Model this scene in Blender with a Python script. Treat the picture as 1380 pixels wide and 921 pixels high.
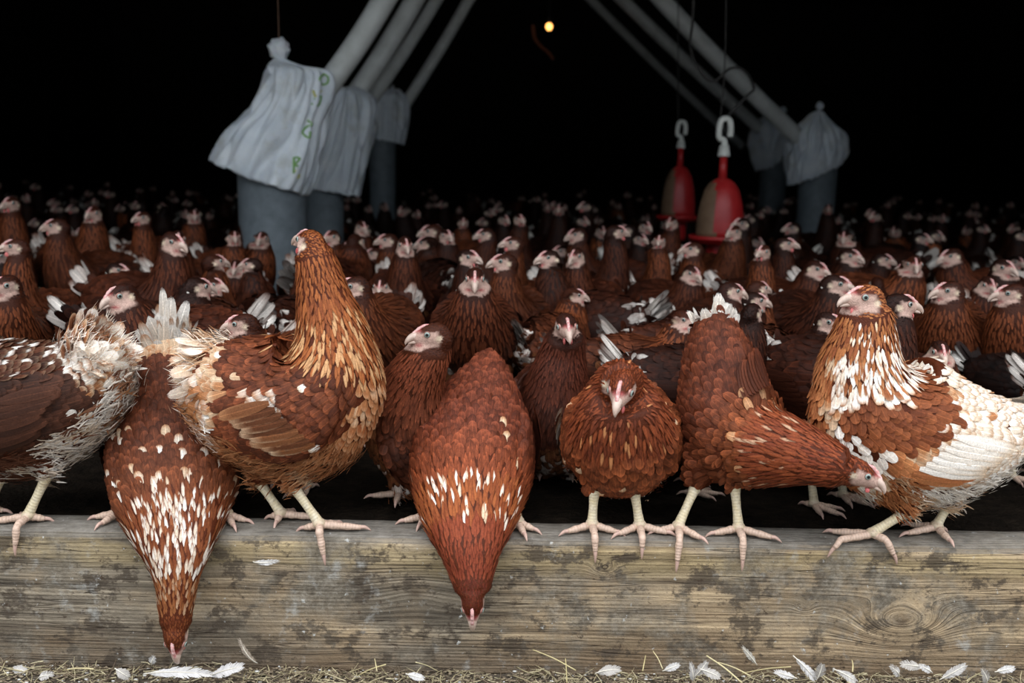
import bpy, math, random
import numpy as np
from mathutils import Vector, Matrix, noise
from mathutils.bvhtree import BVHTree
from mathutils.kdtree import KDTree

for o in list(bpy.data.objects):
    bpy.data.objects.remove(o, do_unlink=True)
SC = bpy.context.scene
COL = SC.collection
rng = np.random.default_rng(7)
random.seed(7)

# ------------------------------------------------------------------ camera
W, H, F = 1380, 921, 1342.0
CAM = np.array([0.0, -1.28, 0.49])
PITCH = math.atan(230.5 / F)
ROLL = math.radians(1.0)
cam_d = bpy.data.cameras.new('camera')
cam = bpy.data.objects.new('camera', cam_d)
COL.objects.link(cam)
cam_d.sensor_width = 36.0
cam_d.lens = 36.0 * F / W
cam_d.clip_start = 0.05
cam_d.dof.use_dof = True
cam_d.dof.focus_distance = 1.36
cam_d.dof.aperture_fstop = 4.5
RM = Matrix.Rotation(math.pi / 2 - PITCH, 3, 'X') @ Matrix.Rotation(ROLL, 3, 'Z')
cam.matrix_world = Matrix.Translation(CAM.tolist()) @ RM.to_4x4()
SC.camera = cam
RMn = np.array(RM)


def P(px, py, Y):
    """the world point on the vertical plane y = Y that shows at pixel (px, py)"""
    d = RMn @ np.array([(px - W / 2) / F, -(py - H / 2) / F, -1.0])
    t = (Y - CAM[1]) / d[1]
    return CAM + d * t


RMi = RMn.T


def Q(p):
    """how far across and down the board's view a point of a hen lies (used to lay out its own markings)"""
    d = RMi @ (np.asarray(p) - CAM)
    return W / 2 + F * d[0] / -d[2], H / 2 - F * d[1] / -d[2]


def S(px, Y):
    """metres covered by px pixels at depth Y"""
    return px * (Y + 1.36) / F


# ------------------------------------------------------------------ light
world = bpy.data.worlds.new('overcast_sky')
SC.world = world
world.use_nodes = True
wn = world.node_tree
wn.nodes.clear()
wo = wn.nodes.new('ShaderNodeOutputWorld')
bg = wn.nodes.new('ShaderNodeBackground')
tc = wn.nodes.new('ShaderNodeTexCoord')
sx = wn.nodes.new('ShaderNodeSeparateXYZ')
cr = wn.nodes.new('ShaderNodeValToRGB')
cr.color_ramp.elements[0].position = 0.0
cr.color_ramp.elements[0].color = (0.10, 0.11, 0.12, 1)
cr.color_ramp.elements[1].position = 0.85
cr.color_ramp.elements[1].color = (2.0, 2.02, 2.08, 1)
el = cr.color_ramp.elements.new(0.20)
el.color = (0.36, 0.40, 0.44, 1)
el = cr.color_ramp.elements.new(0.50)
el.color = (1.1, 1.15, 1.22, 1)
wn.links.new(tc.outputs['Generated'], sx.inputs[0])
wn.links.new(sx.outputs['Z'], cr.inputs[0])
wn.links.new(cr.outputs[0], bg.inputs[0])
wn.links.new(bg.outputs[0], wo.inputs[0])
bg.inputs[1].default_value = 1.0
SC.view_settings.view_transform = 'Standard'
SC.view_settings.look = 'None'
SC.view_settings.gamma = 1.0
SC.view_settings.use_curve_mapping = False
SC.view_settings.exposure = 1.0


# ------------------------------------------------------------------ material helpers
class NT:
    def __init__(self, name):
        self.m = bpy.data.materials.new(name)
        self.m.use_nodes = True
        self.t = self.m.node_tree
        self.b = self.t.nodes['Principled BSDF']

    def n(self, kind, **kw):
        nd = self.t.nodes.new('ShaderNode' + kind)
        for k, v in kw.items():
            setattr(nd, k, v)
        return nd

    def l(self, a, b):
        self.t.links.new(a, b)

    def attr(self, name):
        a = self.n('Attribute')
        a.attribute_name = name
        return a

    def math(self, op, a, b=None, c=None, clamp=False):
        nd = self.n('Math', operation=op)
        nd.use_clamp = clamp
        for i, v in enumerate((a, b, c)):
            if v is None:
                continue
            if isinstance(v, (int, float)):
                nd.inputs[i].default_value = v
            else:
                self.l(v, nd.inputs[i])
        return nd.outputs[0]

    def mix(self, f, a, b, blend='MIX'):
        nd = self.n('Mix', data_type='RGBA', blend_type=blend)
        for s, v in ((nd.inputs[0], f), (nd.inputs[6], a), (nd.inputs[7], b)):
            if isinstance(v, (int, float)):
                s.default_value = v
            elif isinstance(v, tuple):
                s.default_value = (*v[:3], 1)
            else:
                self.l(v, s)
        return nd.outputs[2]

    def noise(self, scale, detail=3, vec=None, rough=0.5, dist=0.0):
        nd = self.n('TexNoise')
        nd.inputs['Scale'].default_value = scale
        nd.inputs['Detail'].default_value = detail
        nd.inputs['Roughness'].default_value = rough
        nd.inputs['Distortion'].default_value = dist
        if vec is not None:
            self.l(vec, nd.inputs['Vector'])
        return nd.outputs['Fac']

    def ramp(self, fac, stops):
        nd = self.n('ValToRGB')
        e = nd.color_ramp.elements
        while len(e) < len(stops):
            e.new(0.5)
        for i, (p, c) in enumerate(stops):
            e[i].position = p
            if isinstance(c, (int, float)):
                c = (c, c, c)
            e[i].color = (*c, 1)
        self.l(fac, nd.inputs[0])
        return nd.outputs[0]

    def bump(self, h, strength=0.5, dist=0.002):
        nd = self.n('Bump')
        nd.inputs['Strength'].default_value = strength
        nd.inputs['Distance'].default_value = dist
        self.l(h, nd.inputs['Height'])
        self.l(nd.outputs[0], self.b.inputs['Normal'])

    def mapped(self, scale, loc=(0, 0, 0), rot=(0, 0, 0)):
        tcn = self.n('TexCoord')
        mp = self.n('Mapping')
        mp.inputs['Scale'].default_value = scale
        mp.inputs['Location'].default_value = loc
        mp.inputs['Rotation'].default_value = rot
        self.l(tcn.outputs['Object'], mp.inputs[0])
        return mp.outputs[0]

    def color(self, c):
        if isinstance(c, tuple):
            self.b.inputs['Base Color'].default_value = (*c[:3], 1)
        else:
            self.l(c, self.b.inputs['Base Color'])

    def rough(self, r):
        self.b.inputs['Roughness'].default_value = r


def simple(name, c1, c2, scale, rough=0.6, bump=0.3, bdist=0.002, metal=0.0, detail=4):
    k = NT(name)
    v = k.mapped((1, 1, 1))
    nz = k.noise(scale, detail, v, 0.6)
    k.color(k.mix(k.ramp(nz, [(0.3, 0.0), (0.7, 1.0)]), c1, c2))
    k.rough(rough)
    k.b.inputs['Metallic'].default_value = metal
    if bump:
        k.bump(k.noise(scale * 3, 4, v), bump, bdist)
    return k.m


MAT = {}


def make_feather_mat():
    k = NT('feather')
    col, edge, fuv = k.attr('col'), k.attr('edge'), k.attr('fuv')
    sp = k.n('SeparateXYZ')
    k.l(fuv.outputs['Vector'], sp.inputs[0])
    u, v = sp.outputs[0], sp.outputs[1]
    au = k.math('ABSOLUTE', u)
    # distance to the rim of the vane: towards the tip and the sides
    rim = k.math('MAXIMUM', k.math('MULTIPLY', au, k.math('ADD', 0.45, k.math('MULTIPLY', v, 0.5))), k.math('POWER', v, 2.0))
    rimf = k.ramp(rim, [(0.45, 0.0), (0.95, 1.0)])
    c = k.mix(rimf, col.outputs['Color'], edge.outputs['Color'])
    # barbs running outwards from the shaft
    barb = k.math('SINE', k.math('MULTIPLY', k.math('SUBTRACT', v, k.math('MULTIPLY', au, 0.35)), 130.0))
    tcn = k.n('TexCoord')
    nz = k.noise(420, 2, tcn.outputs['Object'], 0.6)
    k2 = k.math('ADD', k.math('MULTIPLY', barb, 0.10), k.math('ADD', 0.62, k.math('MULTIPLY', nz, 0.70)))
    mul = k.n('VectorMath', operation='SCALE')
    k.l(c, mul.inputs[0])
    k.l(k2, mul.inputs['Scale'])
    shaft = k.ramp(au, [(0.02, 1.0), (0.09, 0.0)])
    # the vane frays into separate barbs at its rim
    fr = k.noise(900, 1, tcn.outputs['Object'], 0.5)
    fray = k.math('ADD', k.math('MULTIPLY', barb, 0.25), k.math('MULTIPLY', k.math('SUBTRACT', fr, 0.5), 1.6))
    al = k.math('GREATER_THAN', k.math('ADD', fray, k.math('MULTIPLY', k.math('SUBTRACT', 0.90, rim), 5.0)), 0.0)
    k.l(al, k.b.inputs['Alpha'])
    lt = k.n('VectorMath', operation='SCALE')
    k.l(mul.outputs[0], lt.inputs[0])
    lt.inputs['Scale'].default_value = 1.7
    c2 = k.mix(k.math('MULTIPLY', shaft, 0.7), mul.outputs[0], lt.outputs[0])
    oi = k.n('ObjectInfo')
    hs = k.n('HueSaturation')
    k.l(k.math('ADD', 0.82, k.math('MULTIPLY', oi.outputs['Random'], 0.36)), hs.inputs['Value'])
    hs.inputs['Saturation'].default_value = 0.93
    k.l(c2, hs.inputs['Color'])
    gm = k.n('Gamma')
    gm.inputs['Gamma'].default_value = 1.32
    k.l(hs.outputs[0], gm.inputs[0])
    k.color(gm.outputs[0])
    k.rough(0.55)
    k.b.inputs['Specular IOR Level'].default_value = 0.16
    k.bump(barb, 0.25, 0.0006)
    return k.m


def make_skin_mat():
    k = NT('hen_skin')
    col = k.attr('col')
    v = k.mapped((1, 1, 1))
    nz = k.noise(300, 4, v, 0.7)
    vor = k.n('TexVoronoi')
    vor.inputs['Scale'].default_value = 520
    k.l(v, vor.inputs['Vector'])
    f = k.math('ADD', 0.35, k.math('MULTIPLY', nz, 1.25))
    mul = k.n('VectorMath', operation='SCALE')
    k.l(col.outputs['Color'], mul.inputs[0])
    k.l(f, mul.inputs['Scale'])
    k.color(mul.outputs[0])
    k.rough(0.55)
    k.b.inputs['Specular IOR Level'].default_value = 0.18
    k.bump(vor.outputs['Distance'], 0.5, 0.001)
    return k.m


MAT['feather'] = make_feather_mat()
MAT['skin'] = make_skin_mat()
MAT['comb'] = simple('comb_skin', (0.55, 0.17, 0.165), (0.84, 0.60, 0.56), 260, 0.42, 0.5, 0.001)
MAT['wattle'] = simple('wattle_skin', (0.50, 0.08, 0.08), (0.70, 0.22, 0.20), 200, 0.45, 0.4, 0.001)
MAT['beak'] = simple('beak_horn', (0.46, 0.32, 0.25), (0.68, 0.54, 0.46), 90, 0.35, 0.15, 0.0005)
MAT['claw'] = simple('claw_horn', (0.55, 0.42, 0.36), (0.72, 0.58, 0.50), 150, 0.4, 0.1, 0.0005)


def make_eye_mat():
    k = NT('hen_eye')
    a = k.attr('fuv')
    sp = k.n('SeparateXYZ')
    k.l(a.outputs['Vector'], sp.inputs[0])
    c = k.ramp(sp.outputs[0], [(0.0, (0.004, 0.004, 0.004)), (0.36, (0.004, 0.004, 0.004)), (0.42, (0.22, 0.27, 0.25)),
                               (0.72, (0.32, 0.37, 0.33)), (0.80, (0.06, 0.03, 0.02)), (1.0, (0.45, 0.22, 0.18))])
    k.color(c)
    k.rough(0.08)
    return k.m


MAT['eye'] = make_eye_mat()


def make_leg_mat():
    k = NT('leg_scales')
    a = k.attr('fuv')
    sp = k.n('SeparateXYZ')
    k.l(a.outputs['Vector'], sp.inputs[0])
    wv = k.math('SINE', k.math('MULTIPLY', sp.outputs[1], 1500.0))
    v = k.mapped((1, 1, 1))
    nz = k.noise(120, 4, v, 0.6)
    base = k.mix(k.ramp(nz, [(0.3, 0.0), (0.7, 1.0)]), (0.72, 0.60, 0.36), (0.78, 0.70, 0.52))
    col = k.attr('col')
    base = k.mix(col.outputs['Fac'], base, (0.66, 0.44, 0.36))
    dirt = k.ramp(k.noise(260, 3, v, 0.7), [(0.52, 0.0), (0.72, 0.55)])
    base = k.mix(dirt, base, (0.28, 0.19, 0.13))
    sc = k.ramp(wv, [(0.0, 0.9), (0.2, 1.0)])
    k.color(k.mix(1.0, base, sc, 'MULTIPLY'))
    k.rough(0.5)
    k.bump(k.math('ADD', wv, k.math('MULTIPLY', nz, 2.0)), 0.3, 0.0006)
    return k.m


MAT['leg'] = make_leg_mat()


# ------------------------------------------------------------------ object helpers
def tag(o, label=None, cat=None, group=None, kind=None):
    if label:
        o['label'] = label
    if cat:
        o['category'] = cat
    if group:
        o['group'] = group
    if kind:
        o['kind'] = kind
    return o


def link_mesh(name, V, Fc, mats, parent=None, attrs=None, loc=(0, 0, 0), smooth=True, mi=None):
    me = bpy.data.meshes.new(name)
    me.from_pydata(np.asarray(V, float).tolist(), [], Fc if isinstance(Fc, list) else Fc.tolist())
    for m in (mats if isinstance(mats, list) else [mats]):
        me.materials.append(m)
    if attrs:
        for an, arr in attrs.items():
            arr = np.asarray(arr, np.float32)
            if an == 'fuv':
                a = me.attributes.new('fuv', 'FLOAT_VECTOR', 'POINT')
                a.data.foreach_set('vector', arr.ravel())
            else:
                a = me.attributes.new(an, 'FLOAT_COLOR', 'POINT')
                rgba = np.ones((len(arr), 4), np.float32)
                rgba[:, :3] = arr
                a.data.foreach_set('color', rgba.ravel())
    if smooth:
        me.polygons.foreach_set('use_smooth', np.ones(len(me.polygons), bool))
    if mi is not None:
        me.polygons.foreach_set('material_index', np.asarray(mi, np.int32))
    me.update()
    o = bpy.data.objects.new(name, me)
    COL.objects.link(o)
    o.location = loc
    if parent is not None:
        o.parent = parent
    return o


class Geo:
    """collects vertices, faces and point attributes of ONE mesh"""

    def __init__(self):
        self.V, self.F, self.C, self.E, self.U = [], [], [], [], []
        self.n = 0

    def add(self, V, Fc, col=(0.5, 0.5, 0.5), edge=None, fuv=None):
        V = np.asarray(V, float)
        k = len(V)
        self.V.append(V)
        self.F.extend([tuple(int(i) + self.n for i in f) for f in Fc])
        c = np.broadcast_to(np.asarray(col, float), (k, 3))
        self.C.append(c)
        self.E.append(c if edge is None else np.broadcast_to(np.asarray(edge, float), (k, 3)))
        self.U.append(np.zeros((k, 3)) if fuv is None else np.asarray(fuv, float))
        self.n += k

    def arrays(self):
        return (np.concatenate(self.V), self.F,
                dict(col=np.concatenate(self.C), edge=np.concatenate(self.E), fuv=np.concatenate(self.U)))

    def build(self, name, mat, parent=None, loc=(0, 0, 0), off=None, smooth=True):
        V, Fc, A = self.arrays()
        if off is not None:
            V = V - np.asarray(off)
        return link_mesh(name, V, Fc, mat, parent, A, loc, smooth)


def nrm(v):
    v = np.asarray(v, float)
    return v / (np.linalg.norm(v) + 1e-12)


def catmull(A, n):
    """smooth rows of A (k x m) into n rows"""
    A = np.asarray(A, float)
    k = len(A)
    if k < 3:
        t = np.linspace(0, 1, n)[:, None]
        return A[0] * (1 - t) + A[-1] * t
    Pd = np.vstack([2 * A[0] - A[1], A, 2 * A[-1] - A[-2]])
    out = []
    for s in np.linspace(0, k - 1, n):
        i = min(int(s), k - 2)
        u = s - i
        a, b, c, d = Pd[i], Pd[i + 1], Pd[i + 2], Pd[i + 3]
        out.append(0.5 * ((2 * b) + (c - a) * u + (2 * a - 5 * b + 4 * c - d) * u * u + (3 * b - a - 3 * c + d) * u ** 3))
    return np.array(out)


def tube(pts, rad, nseg=10, n=None, rad2=None, hint=None, cap=True):
    """a tapered tube; returns V, F, (angle, length) per vertex"""
    pts = np.asarray(pts, float)
    rad = np.asarray(rad, float)
    rad2 = rad if rad2 is None else np.asarray(rad2, float)
    if n:
        A = catmull(np.column_stack([pts, rad, rad2]), n)
        pts, rad, rad2 = A[:, :3], np.maximum(A[:, 3], 1e-4), np.maximum(A[:, 4], 1e-4)
    T = np.gradient(pts, axis=0)
    T /= np.linalg.norm(T, axis=1)[:, None] + 1e-12
    V, U = [], []
    L = nrm(hint if hint is not None else (np.cross(T[0], [0, 0, 1]) if abs(T[0][2]) < 0.9 else np.cross(T[0], [0, 1, 0])))
    d = np.concatenate([[0], np.cumsum(np.linalg.norm(np.diff(pts, axis=0), axis=1))])
    th = np.linspace(0, 2 * math.pi, nseg, endpoint=False)
    for i in range(len(pts)):
        Lh = (np.asarray(hint, float) if hint is not None else L)
        L = nrm(Lh - T[i] * np.dot(Lh, T[i]))
        Up = np.cross(L, T[i])
        V.append(pts[i] + np.outer(np.cos(th) * rad[i], L) + np.outer(np.sin(th) * rad2[i], Up))
        U.append(np.column_stack([th / math.pi - 1, np.full(nseg, d[i]), np.zeros(nseg)]))
    V = np.concatenate(V)
    U = np.concatenate(U)
    m = len(pts)
    Fc = [(i * nseg + j, i * nseg + (j + 1) % nseg, (i + 1) * nseg + (j + 1) % nseg, (i + 1) * nseg + j)
          for i in range(m - 1) for j in range(nseg)]
    if cap:
        Fc.append(tuple(reversed(range(nseg))))
        Fc.append(tuple((m - 1) * nseg + j for j in range(nseg)))
    return V, Fc, U


def ellipsoid(c, r, R=None, nu=16, nv=10):
    V = []
    for i in range(nv + 1):
        ph = math.pi * i / nv
        for j in range(nu):
            t = 2 * math.pi * j / nu
            V.append((math.sin(ph) * math.cos(t), math.sin(ph) * math.sin(t), math.cos(ph)))
    V = np.array(V) * np.asarray(r)
    Fc = [(i * nu + j, (i + 1) * nu + j, (i + 1) * nu + (j + 1) % nu, i * nu + (j + 1) % nu) for i in range(nv) for j in range(nu)]
    if R is not None:
        V = V @ np.asarray(R).T
    return V + np.asarray(c), Fc


# ------------------------------------------------------------------ hen
def feather_rows(kind):
    if kind == 'body':
        return np.array([0, .32, .62, .86, 1.0]), np.array([.5, .92, 1.0, .74, .16])
    if kind == 'hackle':
        return np.array([0, .32, .62, .86, 1.0]), np.array([.55, .9, .8, .45, .04])
    if kind == 'down':
        return np.array([0, .5, 1.0]), np.array([.7, .8, .08])
    if kind == 'flight':
        return np.array([0, .2, .45, .7, .88, .96, 1.0]), np.array([.35, .8, 1., .95, .72, .42, .05])


def add_feather(g, C, side, nor, wid, kind, col, edge, cup=0.25):
    """C: centre line function rows (k,3)"""
    vs, ws = feather_rows(kind)
    k = len(vs)
    V = np.empty((k, 3, 3))
    for j, u in enumerate((-1, 0, 1)):
        V[:, j] = C + side * (u * ws * wid)[:, None] - nor * (abs(u) * cup * ws * wid)[:, None]
    V = V.reshape(-1, 3)
    Fc = [(i * 3 + j, i * 3 + j + 1, (i + 1) * 3 + j + 1, (i + 1) * 3 + j) for i in range(k - 1) for j in range(2)]
    uv = np.zeros((k, 3, 3))
    uv[:, :, 0] = np.array([-1, 0, 1])
    uv[:, :, 1] = vs[:, None]
    g.add(V, Fc, col, edge, uv.reshape(-1, 3))


def free_feather(g, base, d, nor, L, wid, col, edge, bend=0.0, kind='flight', cup=0.15):
    """a feather that stands free of the body (tail, wing tip)"""
    d = nrm(d)
    nor = nrm(nor - d * np.dot(nor, d))
    side = np.cross(d, nor)
    vs, ws = feather_rows(kind)
    C = np.asarray(base) + np.outer(vs * L, d) + np.outer(-bend * L * vs ** 2, nor)
    add_feather(g, C, side, nor, wid, kind, col, edge, cup)


def nz(p, s, o=0.0):
    return noise.noise(Vector((p[0] * s + o, p[1] * s + o * 1.7, p[2] * s - o)))


def lerp(a, b, t):
    return np.asarray(a) * (1 - t) + np.asarray(b) * t


BROWN = (0.235, 0.072, 0.026)
DARK = (0.10, 0.030, 0.014)
RUST = (0.36, 0.115, 0.032)
TAN = (0.50, 0.24, 0.10)
WHITE = (0.90, 0.86, 0.80)
CREAM = (0.70, 0.54, 0.38)


def default_colour(hn, seed):
    """feather colour from place on the body: t 0 tail .. 1 head, u dorsal +1 .. ventral -1"""
    c = hn.get('pal', {})
    base, dark, rust = c.get('base', BROWN), c.get('dark', DARK), c.get('rust', RUST)
    wb, wh, ww, wv, wt = c.get('w_body', .03), c.get('w_hack', .08), c.get('w_wing', .06), c.get('w_vent', .25), c.get('w_tail', .3)
    tn = c.get('neck_t', .66)

    def f(p, t, up, region, r):
        n1 = nz(p, 22, seed) * .5 + .5
        col = lerp(dark, base, min(1, max(0, n1 * 1.3 + r[0] * .5 - .25)))
        if t > tn:
            col = lerp(col, rust, min(1, (t - tn) * 5))
        if region == 'head':
            col = np.array(dark) * 1.2
        edge = np.array(col) * (1.7 if r[1] > .4 else .6)
        w = wb
        if region == 'wing':
            w = ww
        elif t > tn - .05:
            w = wh
        elif up < -.45:
            w = wv
            col = lerp(col, TAN, .45)
        if t < .16:
            w = wt if region == 'tail' else wt * .3
        n2 = nz(p, 38, seed + 9) * .5 + .5
        if n2 * .6 + r[2] * .4 < w * 1.15 + .12 and r[3] < w * 3:
            k = .35 + .65 * r[4]
            col = lerp(col, WHITE, k)
            edge = lerp(edge, WHITE if r[5] > .5 else base, .5)
        return col, edge

    return f


def hen_geometry(hn, detail=1.0, seed=1):
    """builds all parts of a hen in world axes; returns dict part -> list of (Geo, material)"""
    R = np.random.default_rng(seed)
    sp = hn['spine']                       # rows: pos(3), half width, half height, hint(3)
    A = catmull(np.array([list(s[0]) + [s[1], s[2]] + list(s[3] if len(s) > 3 else hn['hint']) for s in sp], float), 34)
    pos, rw, rh, hint = A[:, :3], np.maximum(A[:, 3], .004), np.maximum(A[:, 4], .004), A[:, 5:8]
    T = np.gradient(pos, axis=0)
    T /= np.linalg.norm(T, axis=1)[:, None]
    Lat = hint - T * np.sum(hint * T, axis=1)[:, None]
    Lat /= np.linalg.norm(Lat, axis=1)[:, None]
    Up = np.cross(Lat, T)
    upref = np.array(hn.get('up', (0, 0, 1)), float)
    mid = len(pos) // 2
    if np.dot(Up[mid], upref) < 0:
        Up = -Up
    # head frame
    hs = hn.get('hs', 1.0)
    hc = np.array(hn['head'], float)
    fx = nrm(hn['fwd'])
    hu = np.array(hn.get('hup', (0, 0, 1)), float)
    hu = nrm(hu - fx * np.dot(hu, fx))
    hl = np.cross(hu, fx)
    HR = np.column_stack([fx, hl, hu])

    def hp(x, y, z):
        return hc + HR @ (np.array([x, y, z]) * hs)

    # ---- closed lumps that the body surface is grown from
    V, Fc = [], []
    n0 = 0

    def put(v, f):
        nonlocal n0
        V.append(v)
        Fc.extend([tuple(i + n0 for i in q) for q in f])
        n0 += len(v)

    nseg = 22
    th = np.linspace(0, 2 * math.pi, nseg, endpoint=False)
    ringV = np.concatenate([pos[i] + np.outer(np.cos(th) * rw[i], Lat[i]) + np.outer(np.sin(th) * rh[i], Up[i]) for i in range(len(pos))])
    m = len(pos)
    ringF = [(i * nseg + j, i * nseg + (j + 1) % nseg, (i + 1) * nseg + (j + 1) % nseg, (i + 1) * nseg + j) for i in range(m - 1) for j in range(nseg)]
    ringF += [tuple(reversed(range(nseg))), tuple((m - 1) * nseg + j for j in range(nseg))]
    put(ringV, ringF)
    put(*ellipsoid(hp(-.002, 0, .000), np.array([.0225, .0158, .0170]) * hs, HR))
    put(*ellipsoid(hp(.0120, 0, -.0005), np.array([.0175, .0100, .0122]) * hs, HR))
    put(*ellipsoid(hp(-.010, 0, -.007), np.array([.0175, .0150, .0165]) * hs, HR))
    # join the skull to the neck
    k = tube([pos[-1], (pos[-1] + hp(-.008, 0, -.006)) / 2, hp(-.008, 0, -.006)], np.array([rw[-1], (rw[-1] + .015 * hs) / 2, .0145 * hs]), 14)
    put(k[0], k[1])
    # wings: flattened swellings on the flanks
    wings = []
    w0, w1 = hn.get('wing_t', (.60, .14))
    wspec = hn.get('wing', dict())
    wsc = wspec.get('scale', 1.0)
    for s in (-1, 1):
        ws = []
        for q in np.linspace(0, 1, 7):
            t = (w0 + (w1 - w0) * q) * (m - 1)
            i = min(int(t), m - 2)
            a = t - i
            pp = pos[i] * (1 - a) + pos[i + 1] * a
            lw, hh = rw[i] * (1 - a) + rw[i + 1] * a, rh[i] * (1 - a) + rh[i + 1] * a
            la, ua = Lat[i], Up[i]
            prof = math.sin(math.pi * min(1, (q * .86 + .12))) ** .6
            ws.append((pp + la * s * (lw * .86) + ua * (hh * wspec.get('rise', -.02) + (wspec.get('lift', .0)) * q), wsc * (.012 * prof + .004), wsc * (hh * .48 * prof + .008), la * s, ua))
        wp = np.array([w[0] for w in ws])
        tv, tf, _ = tube(wp, [w[1] for w in ws], 16, 16, [w[2] for w in ws], hint=ws[3][3])
        put(tv, tf)
        wings.append(dict(p=wp, h=np.array([w[2] for w in ws]), out=ws[3][3], up=ws[3][4], s=s))
    # thighs
    for lg in hn['legs']:
        hip, hock = np.array(lg['hip'], float), np.array(lg['hock'], float)
        rt = lg.get('r', .034)
        tv, tf, _ = tube([hip, hip * .45 + hock * .55, hock, hock + (hock - hip) * .08], [rt, rt * .75, .013, .008], 14, 9)
        put(tv, tf)
    V = np.concatenate(V)
    me = bpy.data.meshes.new('tmp')
    me.from_pydata(V.tolist(), [], Fc)
    ob = bpy.data.objects.new('tmp', me)
    COL.objects.link(ob)
    rm = ob.modifiers.new('r', 'REMESH')
    rm.mode = 'VOXEL'
    rm.voxel_size = .0042 if detail < .8 else .0032
    smd = ob.modifiers.new('s', 'SMOOTH')
    smd.iterations = 6
    smd.factor = .5
    dg = bpy.context.evaluated_depsgraph_get()
    dg.update()
    ev = ob.evaluated_get(dg)
    em = ev.to_mesh()
    nv = len(em.vertices)
    bv = np.empty(nv * 3, np.float32)
    em.vertices.foreach_get('co', bv)
    bv = bv.reshape(-1, 3).astype(float)
    bn = np.empty(nv * 3, np.float32)
    em.vertices.foreach_get('normal', bn)
    bn = bn.reshape(-1, 3).astype(float)
    bf = [tuple(p.vertices) for p in em.polygons]
    ev.to_mesh_clear()
    bpy.data.objects.remove(ob, do_unlink=True)
    bpy.data.meshes.remove(me)
    bvh = BVHTree.FromPolygons(bv.tolist(), bf)

    def headco(p):
        return ((p - hc) @ HR) / hs

    def face_mask(q):
        """1 on the bare face"""
        x, y, z = q[:, 0], np.abs(q[:, 1]), q[:, 2]
        d = np.maximum(np.abs(x - .0105) / .0165, np.abs(z + .0040) / .0108)
        mk = 1 - np.clip((d - .8) / .3, 0, 1)
        front = np.clip((x - .014) / .004, 0, 1) * (z > -.017) * (z < .011)
        return np.where((x < .045) & (y < .03), np.maximum(mk * (z < .0065), front), 0)

    hq = headco(bv)
    fm = face_mask(hq)
    pal = hn.get('pal', {})
    base = np.array(pal.get('under', lerp(pal.get('dark', DARK), pal.get('base', BROWN), .35)), float)
    base = base ** 1.32 * np.array((1.0, 1.0, .9))
    skin = np.array(pal.get('face', (0.50, 0.335, 0.275)))
    red = np.array((0.30, 0.045, 0.048))
    ear = np.array((0.74, 0.60, 0.44))
    rd = np.clip(1.5 - 1.5 * np.sqrt(((hq[:, 0] - .014) / .013) ** 2 + ((hq[:, 2] - .0105) / .006) ** 2), 0, 1)
    rd = np.maximum(rd, np.clip(1 - np.sqrt(((hq[:, 0] - .021) / .007) ** 2 + ((hq[:, 2] + .0095) / .004) ** 2), 0, 1))
    sk = skin * (1 - rd[:, None]) + red * rd[:, None]
    er = np.clip(1.6 - 1.6 * np.sqrt(((hq[:, 0] + .0065) / .0065) ** 2 + ((hq[:, 2] + .004) / .006) ** 2), 0, 1)[:, None]
    sk = sk * (1 - er) + ear * er
    fm2 = np.maximum(fm, er[:, 0] * (np.abs(hq[:, 1]) > .006) * (np.abs(hq[:, 1]) < .03))
    bcol = base * (1 - fm2[:, None]) + sk * fm2[:, None]
    parts = {}
    g = Geo()
    g.add(bv, bf, bcol)
    parts['body'] = [(g, 'skin')]

    # ---- scatter feathers over the surface
    tri = np.array([(f[0], f[1], f[2]) for f in bf] + [(f[0], f[2], f[3]) for f in bf if len(f) == 4])
    a, b, c = bv[tri[:, 0]], bv[tri[:, 1]], bv[tri[:, 2]]
    area = .5 * np.linalg.norm(np.cross(b - a, c - a), axis=1)
    tot = area.sum()
    ncand = int(tot / (.0026 ** 2) * (1.0 if detail > .8 else .55))
    hd = np.linalg.norm(a - hp(0, 0, 0), axis=1)
    wgt = area * np.where(hd < .05 * hs, 5.0, np.where(hd < .10, 2.0, 1.0))
    idx = R.choice(len(tri), ncand, p=wgt / wgt.sum())
    r1, r2 = np.sqrt(R.random(ncand)), R.random(ncand)
    pts = a[idx] * (1 - r1)[:, None] + b[idx] * (r1 * (1 - r2))[:, None] + c[idx] * (r1 * r2)[:, None]
    # place along the spine
    ts = np.linspace(0, 1, m)
    d2 = ((pts[:, None, :] - pos[None]) ** 2).sum(2)
    rn = np.maximum(rw, rh)
    wg = np.exp(-d2 / (.030 ** 2) * .5 + (d2.min(1) / (.030 ** 2) * .5)[:, None])
    wg /= wg.sum(1)[:, None]
    tt = wg @ ts
    flow = -(wg @ T)
    upc = wg @ Up
    cen = wg @ pos
    rel = pts - cen
    rel /= np.linalg.norm(rel, axis=1)[:, None] + 1e-9
    upn = np.sum(rel * upc, axis=1)
    hq = headco(pts)
    inhead = (np.linalg.norm(hq * np.array([1, 1.1, 1.1]), axis=1) < .031)
    fmp = face_mask(hq)
    tt = np.where(inhead, 1.0, tt)
    # head feathers run back from the beak
    flow = np.where(inhead[:, None], -fx * .9 - hu * .25 * np.clip(-hq[:, 2:3] / .01, -1, 1), flow)
    # breast and belly feathers hang a little
    grav = np.array(hn.get('hang', (0, 0, -1)), float)
    flow = flow + grav * (np.clip(-upn, 0, 1) * .35 * (~inhead))[:, None]
    eyes = [hp(.0075, s * .0135, .0035) for s in (-1, 1)]
    nt_ = hn.get('hackle_t', .64)
    rin = np.where(inhead, .0030, np.where(tt > .80, .0042, np.where(tt > nt_, .0050, .0074)))
    rin = rin * np.where(inhead, 1.0 if detail > .8 else 1.1, 1.0 if detail > .8 else 1.45)
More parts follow.
